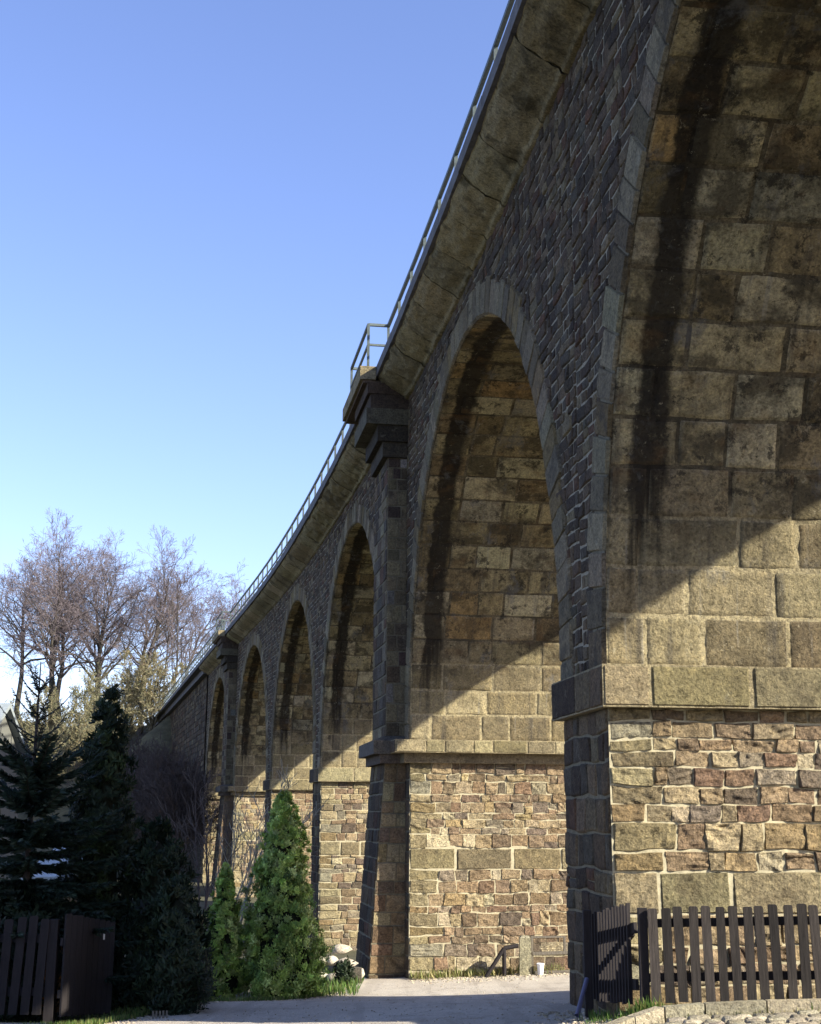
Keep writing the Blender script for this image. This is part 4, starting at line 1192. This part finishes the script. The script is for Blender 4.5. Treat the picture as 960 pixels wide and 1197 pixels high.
TK, TW = (.075, .066, .052), (.16, .13, .13)
GRPT = 'bare winter trees on the hillside'
bt = [grow_tree(1, 14.5, .34, 24, 4, 1.0, .34, .12, (0, 7, 6, 5), lenf=.6, curve=.14), grow_tree(2, 15.5, .3, 26, 4, .85, .36, .15, (0, 7, 6, 5), lenf=.5, curve=.14), grow_tree(3, 14, .28, 22, 4, 1.0, .32, .14, (0, 7, 6, 5), lenf=.6, curve=.16)]
def tat(seg, label, x, y, sc, rz, name='bare_tree', twig=TW, rmin=.0095): tree_from(seg, name, label, 'tree', (x, y, hz(x, y)), TK, twig, sc, rz, GRPT, rmin)
tat(bt[0], 'broad bare tree with spreading limbs standing in the middle of the row', -26.9, 115, .91, .4)
tat(bt[1], 'tallest narrow bare tree, right of the broad spreading one', -23.2, 116, .9, 1.2)
tat(bt[2], 'bare tree with forked crown left of the broad spreading one', -29.6, 114, .93, 2.2)
tat(bt[1], 'bare tree above the pale house roof, leftmost of the row', -34.0, 116, .9, 4.0)
tat(bt[0], 'lower bare tree at the left edge behind the spruce top', -31.5, 119, .88, 2.9)
tat(bt[2], 'bare tree in the gap between the two tallest bare trees', -25.6, 121, .9, 5.1)
tat(bt[1], 'bare tree behind the bare leader of the spruce', -32.6, 122, .98, .9)
tat(bt[0], 'bare tree crowded between the forked crown and the broad spreading one', -28.2, 121, .86, 3.6)
tat(bt[2], 'bare tree right of the tallest, leaning over the scrub by the viaduct', -21.3, 119, .78, 4.4)
bs = grow_tree(7, 10.5, .12, 15, 3, .6, .3, .35, (0, 6, 6), lenf=.42)
tat(bs, 'slender young bare tree beside the far viaduct refuge', -19.2, 109, 1.0, .3, rmin=.012)
tat(bs, 'thin dark-stemmed bare tree left of the slender young one', -20.2, 110, .9, 2.0, rmin=.012)
tat(bt[2], 'bare tree top showing just above the viaduct railing', -12.9, 128, .86, 1.0)

bsh = [grow_tree(21, 6.2, .07, 11, 3, .75, .15, .3, (0, 6, 6), multi=8, lenf=.45), grow_tree(22, 6.5, .07, 11, 3, .8, .15, .3, (0, 6, 6), multi=8, lenf=.45)]
OL = [(.2, .195, .105, 3), (.15, .16, .09, 2), (.25, .22, .12, 1.5)]
RU = [(.25, .185, .105, 2), (.21, .175, .1, 2)]
GRS = 'sunlit budding shrubs on the hillside'
def sat(k, label, x, y, sc, rz, pal, n=7000, ln=.15): tree_from(bsh[k], 'shrub', label, 'shrub', (x, y, hz(x, y)), (.16, .14, .09), (.25, .22, .12), sc, rz, GRS, .013, (n, ln, pal))
sat(0, 'olive green budding shrub behind the spruce, leftmost of the group', -28.5, 104, 1.15, 0, OL)
sat(1, 'large pale olive budding shrub beside the thuja top', -25.0, 105, 1.2, 1.2, OL, 9000)
sat(0, 'tan budding shrub right of the thuja top, against the viaduct', -20.3, 106, 1.05, 3.0, RU + OL[:1])
sat(1, 'low tangled tan shrub at the foot of the budding shrubs', -23.2, 97, .8, 4.0, OL + RU)
sat(0, 'yellowish budding shrub low between spruce and thuja', -26.8, 97, .85, 5.0, OL)
sat(1, 'grey green budding shrub uphill between the bare trunks', -23.2, 111, 1.0, 2.2, OL)
bp = grow_tree(31, 3.8, .03, 7, 2, .6, .2, .4, (0, 5), multi=5, lenf=.4)
tree_from(bp, 'bare_shrub', 'pale bare shrub reaching into the light of a far arch', 'shrub', (-3.75, 29, -1.15), (.32, .29, .22), (.36, .33, .26), 1.0, .5, None, .007)
tree_from(bp, 'bare_shrub', 'dark bare shrub standing before the far viaduct piers', 'shrub', (-4.6, 31, -1.15), (.09, .07, .06), (.12, .1, .085), 1.05, 2.5, None, .007)

bd = grow_tree(41, 5.2, .05, 12, 3, .7, .3, .1, (0, 7, 6), multi=9, lenf=.5)
for (x_, y_, sc_, rz_, l_) in ((-12.1, 66, 1.15, .7, 'dark bare thicket between the first two along the shaded abutment'), (-16.0, 80, 1.3, 3.3, 'dark bare thicket filling the foot of the embankment'), (-18.6, 88, 1.1, 5.2, 'dark bare thicket on the crest of the embankment beside the last coping'), (-10.6, 62, 1.0, 0, 'dark bare thicket before the shaded abutment, nearest the last arch'), (-13.3, 70, 1.1, 1.3, 'dark bare thicket half way along the shaded abutment'), (-14.6, 78, 1.2, 2.6, 'dark bare thicket climbing the shaded embankment beside the thuja'), (-17.2, 84, 1.25, 4.1, 'dark bare thicket at the upper edge of the shaded embankment')):
    tree_from(bd, 'thicket', l_, 'shrub', (x_, y_, max(hz(x_, y_), -1.3)), (.07, .055, .045), (.085, .065, .055), sc_, rz_, 'dark bare thickets in the shade of the viaduct', .010)

# ------------------------------------------------------------------ house, shed and the hill behind
H_ = empty('house', (-15.3, 42, -1.2), 'pale house with grey gabled roof hidden behind the spruce', 'house')
mb = MB(); mb.box((-17.8, 40, -2.2), (-12.9, 45, 3.3)); mb.build('wall', M['render'], H_)
mb = MB()
for s_ in (-1, 1):
    y0 = 42.5; mb.hexa([(-18.1, y0, 4.95), (-12.66, y0, 4.95), (-12.66, y0 + s_ * 2.9, 3.2), (-18.1, y0 + s_ * 2.9, 3.2), (-18.1, y0, 5.1), (-12.66, y0, 5.1), (-12.66, y0 + s_ * 2.9, 3.35), (-18.1, y0 + s_ * 2.9, 3.35)])
mb.build('roof', M['slate'], H_)
mb = MB(); mb._push([(-12.9, 40, 3.3), (-12.9, 45, 3.3), (-12.9, 42.5, 4.94), (-12.9, 42.5, 4.94)], [(0, 1, 2, 3)]); mb.build('gable', M['render'], H_)
for xa in (-16.8, -14.6):
    mb = MB(); mb.box((xa, 39.96, 1.0), (xa + .95, 39.99, 2.2)); w_ = mb.build('window', M['white'], H_)
    mb = MB(); mb.box((xa + .08, 39.94, 1.08), (xa + .87, 39.955, 2.12)); mb.build('pane', M['glass'], w_)
S_ = empty('garden_shed', (-5.1, 19.5, tz(-5.1, 19.5)), 'low garden shed with pale sheet roof glimpsed between spruce and thuja', 'shed')
mb = MB(); mb.box((-5.2, 18.9, -.9), (-4.72, 20.4, .72)); mb.build('wall', M['wood_grey'], S_)
mb = MB(); mb.hexa([(-5.28, 18.75, .74), (-4.62, 18.75, .74), (-4.62, 20.5, 1.1), (-5.28, 20.5, 1.1), (-5.28, 18.75, .8), (-4.62, 18.75, .8), (-4.62, 20.5, 1.16), (-5.28, 20.5, 1.16)]); mb.build('roof', M['roof_pale'], S_)
mb = MB(); mb.box((-5.12, 18.87, -.5), (-4.8, 18.895, .55)); mb.build('door', M['wood'], S_)

# ------------------------------------------------------------------ camera, sun, sky
cd = bpy.data.cameras.new('camera'); cam = bpy.data.objects.new('camera', cd); COL.objects.link(cam)
PITCH, ROLL = .2262, .0043
cam.matrix_world = Matrix.Translation((0, 0, 1.6)) @ Matrix.Rotation(math.pi / 2 + PITCH, 4, 'X') @ Matrix.Rotation(ROLL, 4, 'Z')
cd.sensor_fit = 'VERTICAL'; cd.sensor_height = 36; cd.lens = 1554.3 / 1197 * 36; cd.clip_start = .1; cd.clip_end = 3000
SC.camera = cam

AZ, EL = R(35) - PHI, R(29.2)
Ld = Vector((-math.cos(AZ) * math.cos(EL), math.sin(AZ) * math.cos(EL), -math.sin(EL)))
sd = bpy.data.lights.new('sun', 'SUN'); so = bpy.data.objects.new('sun', sd); COL.objects.link(so)
sd.energy = 5.0; sd.angle = R(.5); sd.color = (1, .94, .8); so.rotation_euler = Ld.to_track_quat('-Z', 'Y').to_euler(); so.location = (40, -20, 40)
W = bpy.data.worlds.new('World'); SC.world = W; W.use_nodes = True
nt = W.node_tree; bg = nt.nodes['Background']
sky = nt.nodes.new('ShaderNodeTexSky'); sky.sky_type = 'NISHITA'; sky.sun_disc = False
sky.sun_elevation = EL; sky.sun_rotation = math.atan2(-Ld.x, -Ld.y); sky.air_density = 1.0; sky.dust_density = .8; sky.ozone_density = 2.0; sky.altitude = 300
nt.links.new(mix(nt, 1., sky.outputs[0], (1.08, 1.02, 1.25), 'MULTIPLY'), bg.inputs[0]); bg.inputs[1].default_value = .115
SC.view_settings.view_transform = 'Standard'; SC.view_settings.look = 'None'; SC.view_settings.gamma = 1; SC.view_settings.exposure = 1.15
SC.cycles.max_bounces = 6; SC.cycles.diffuse_bounces = 3
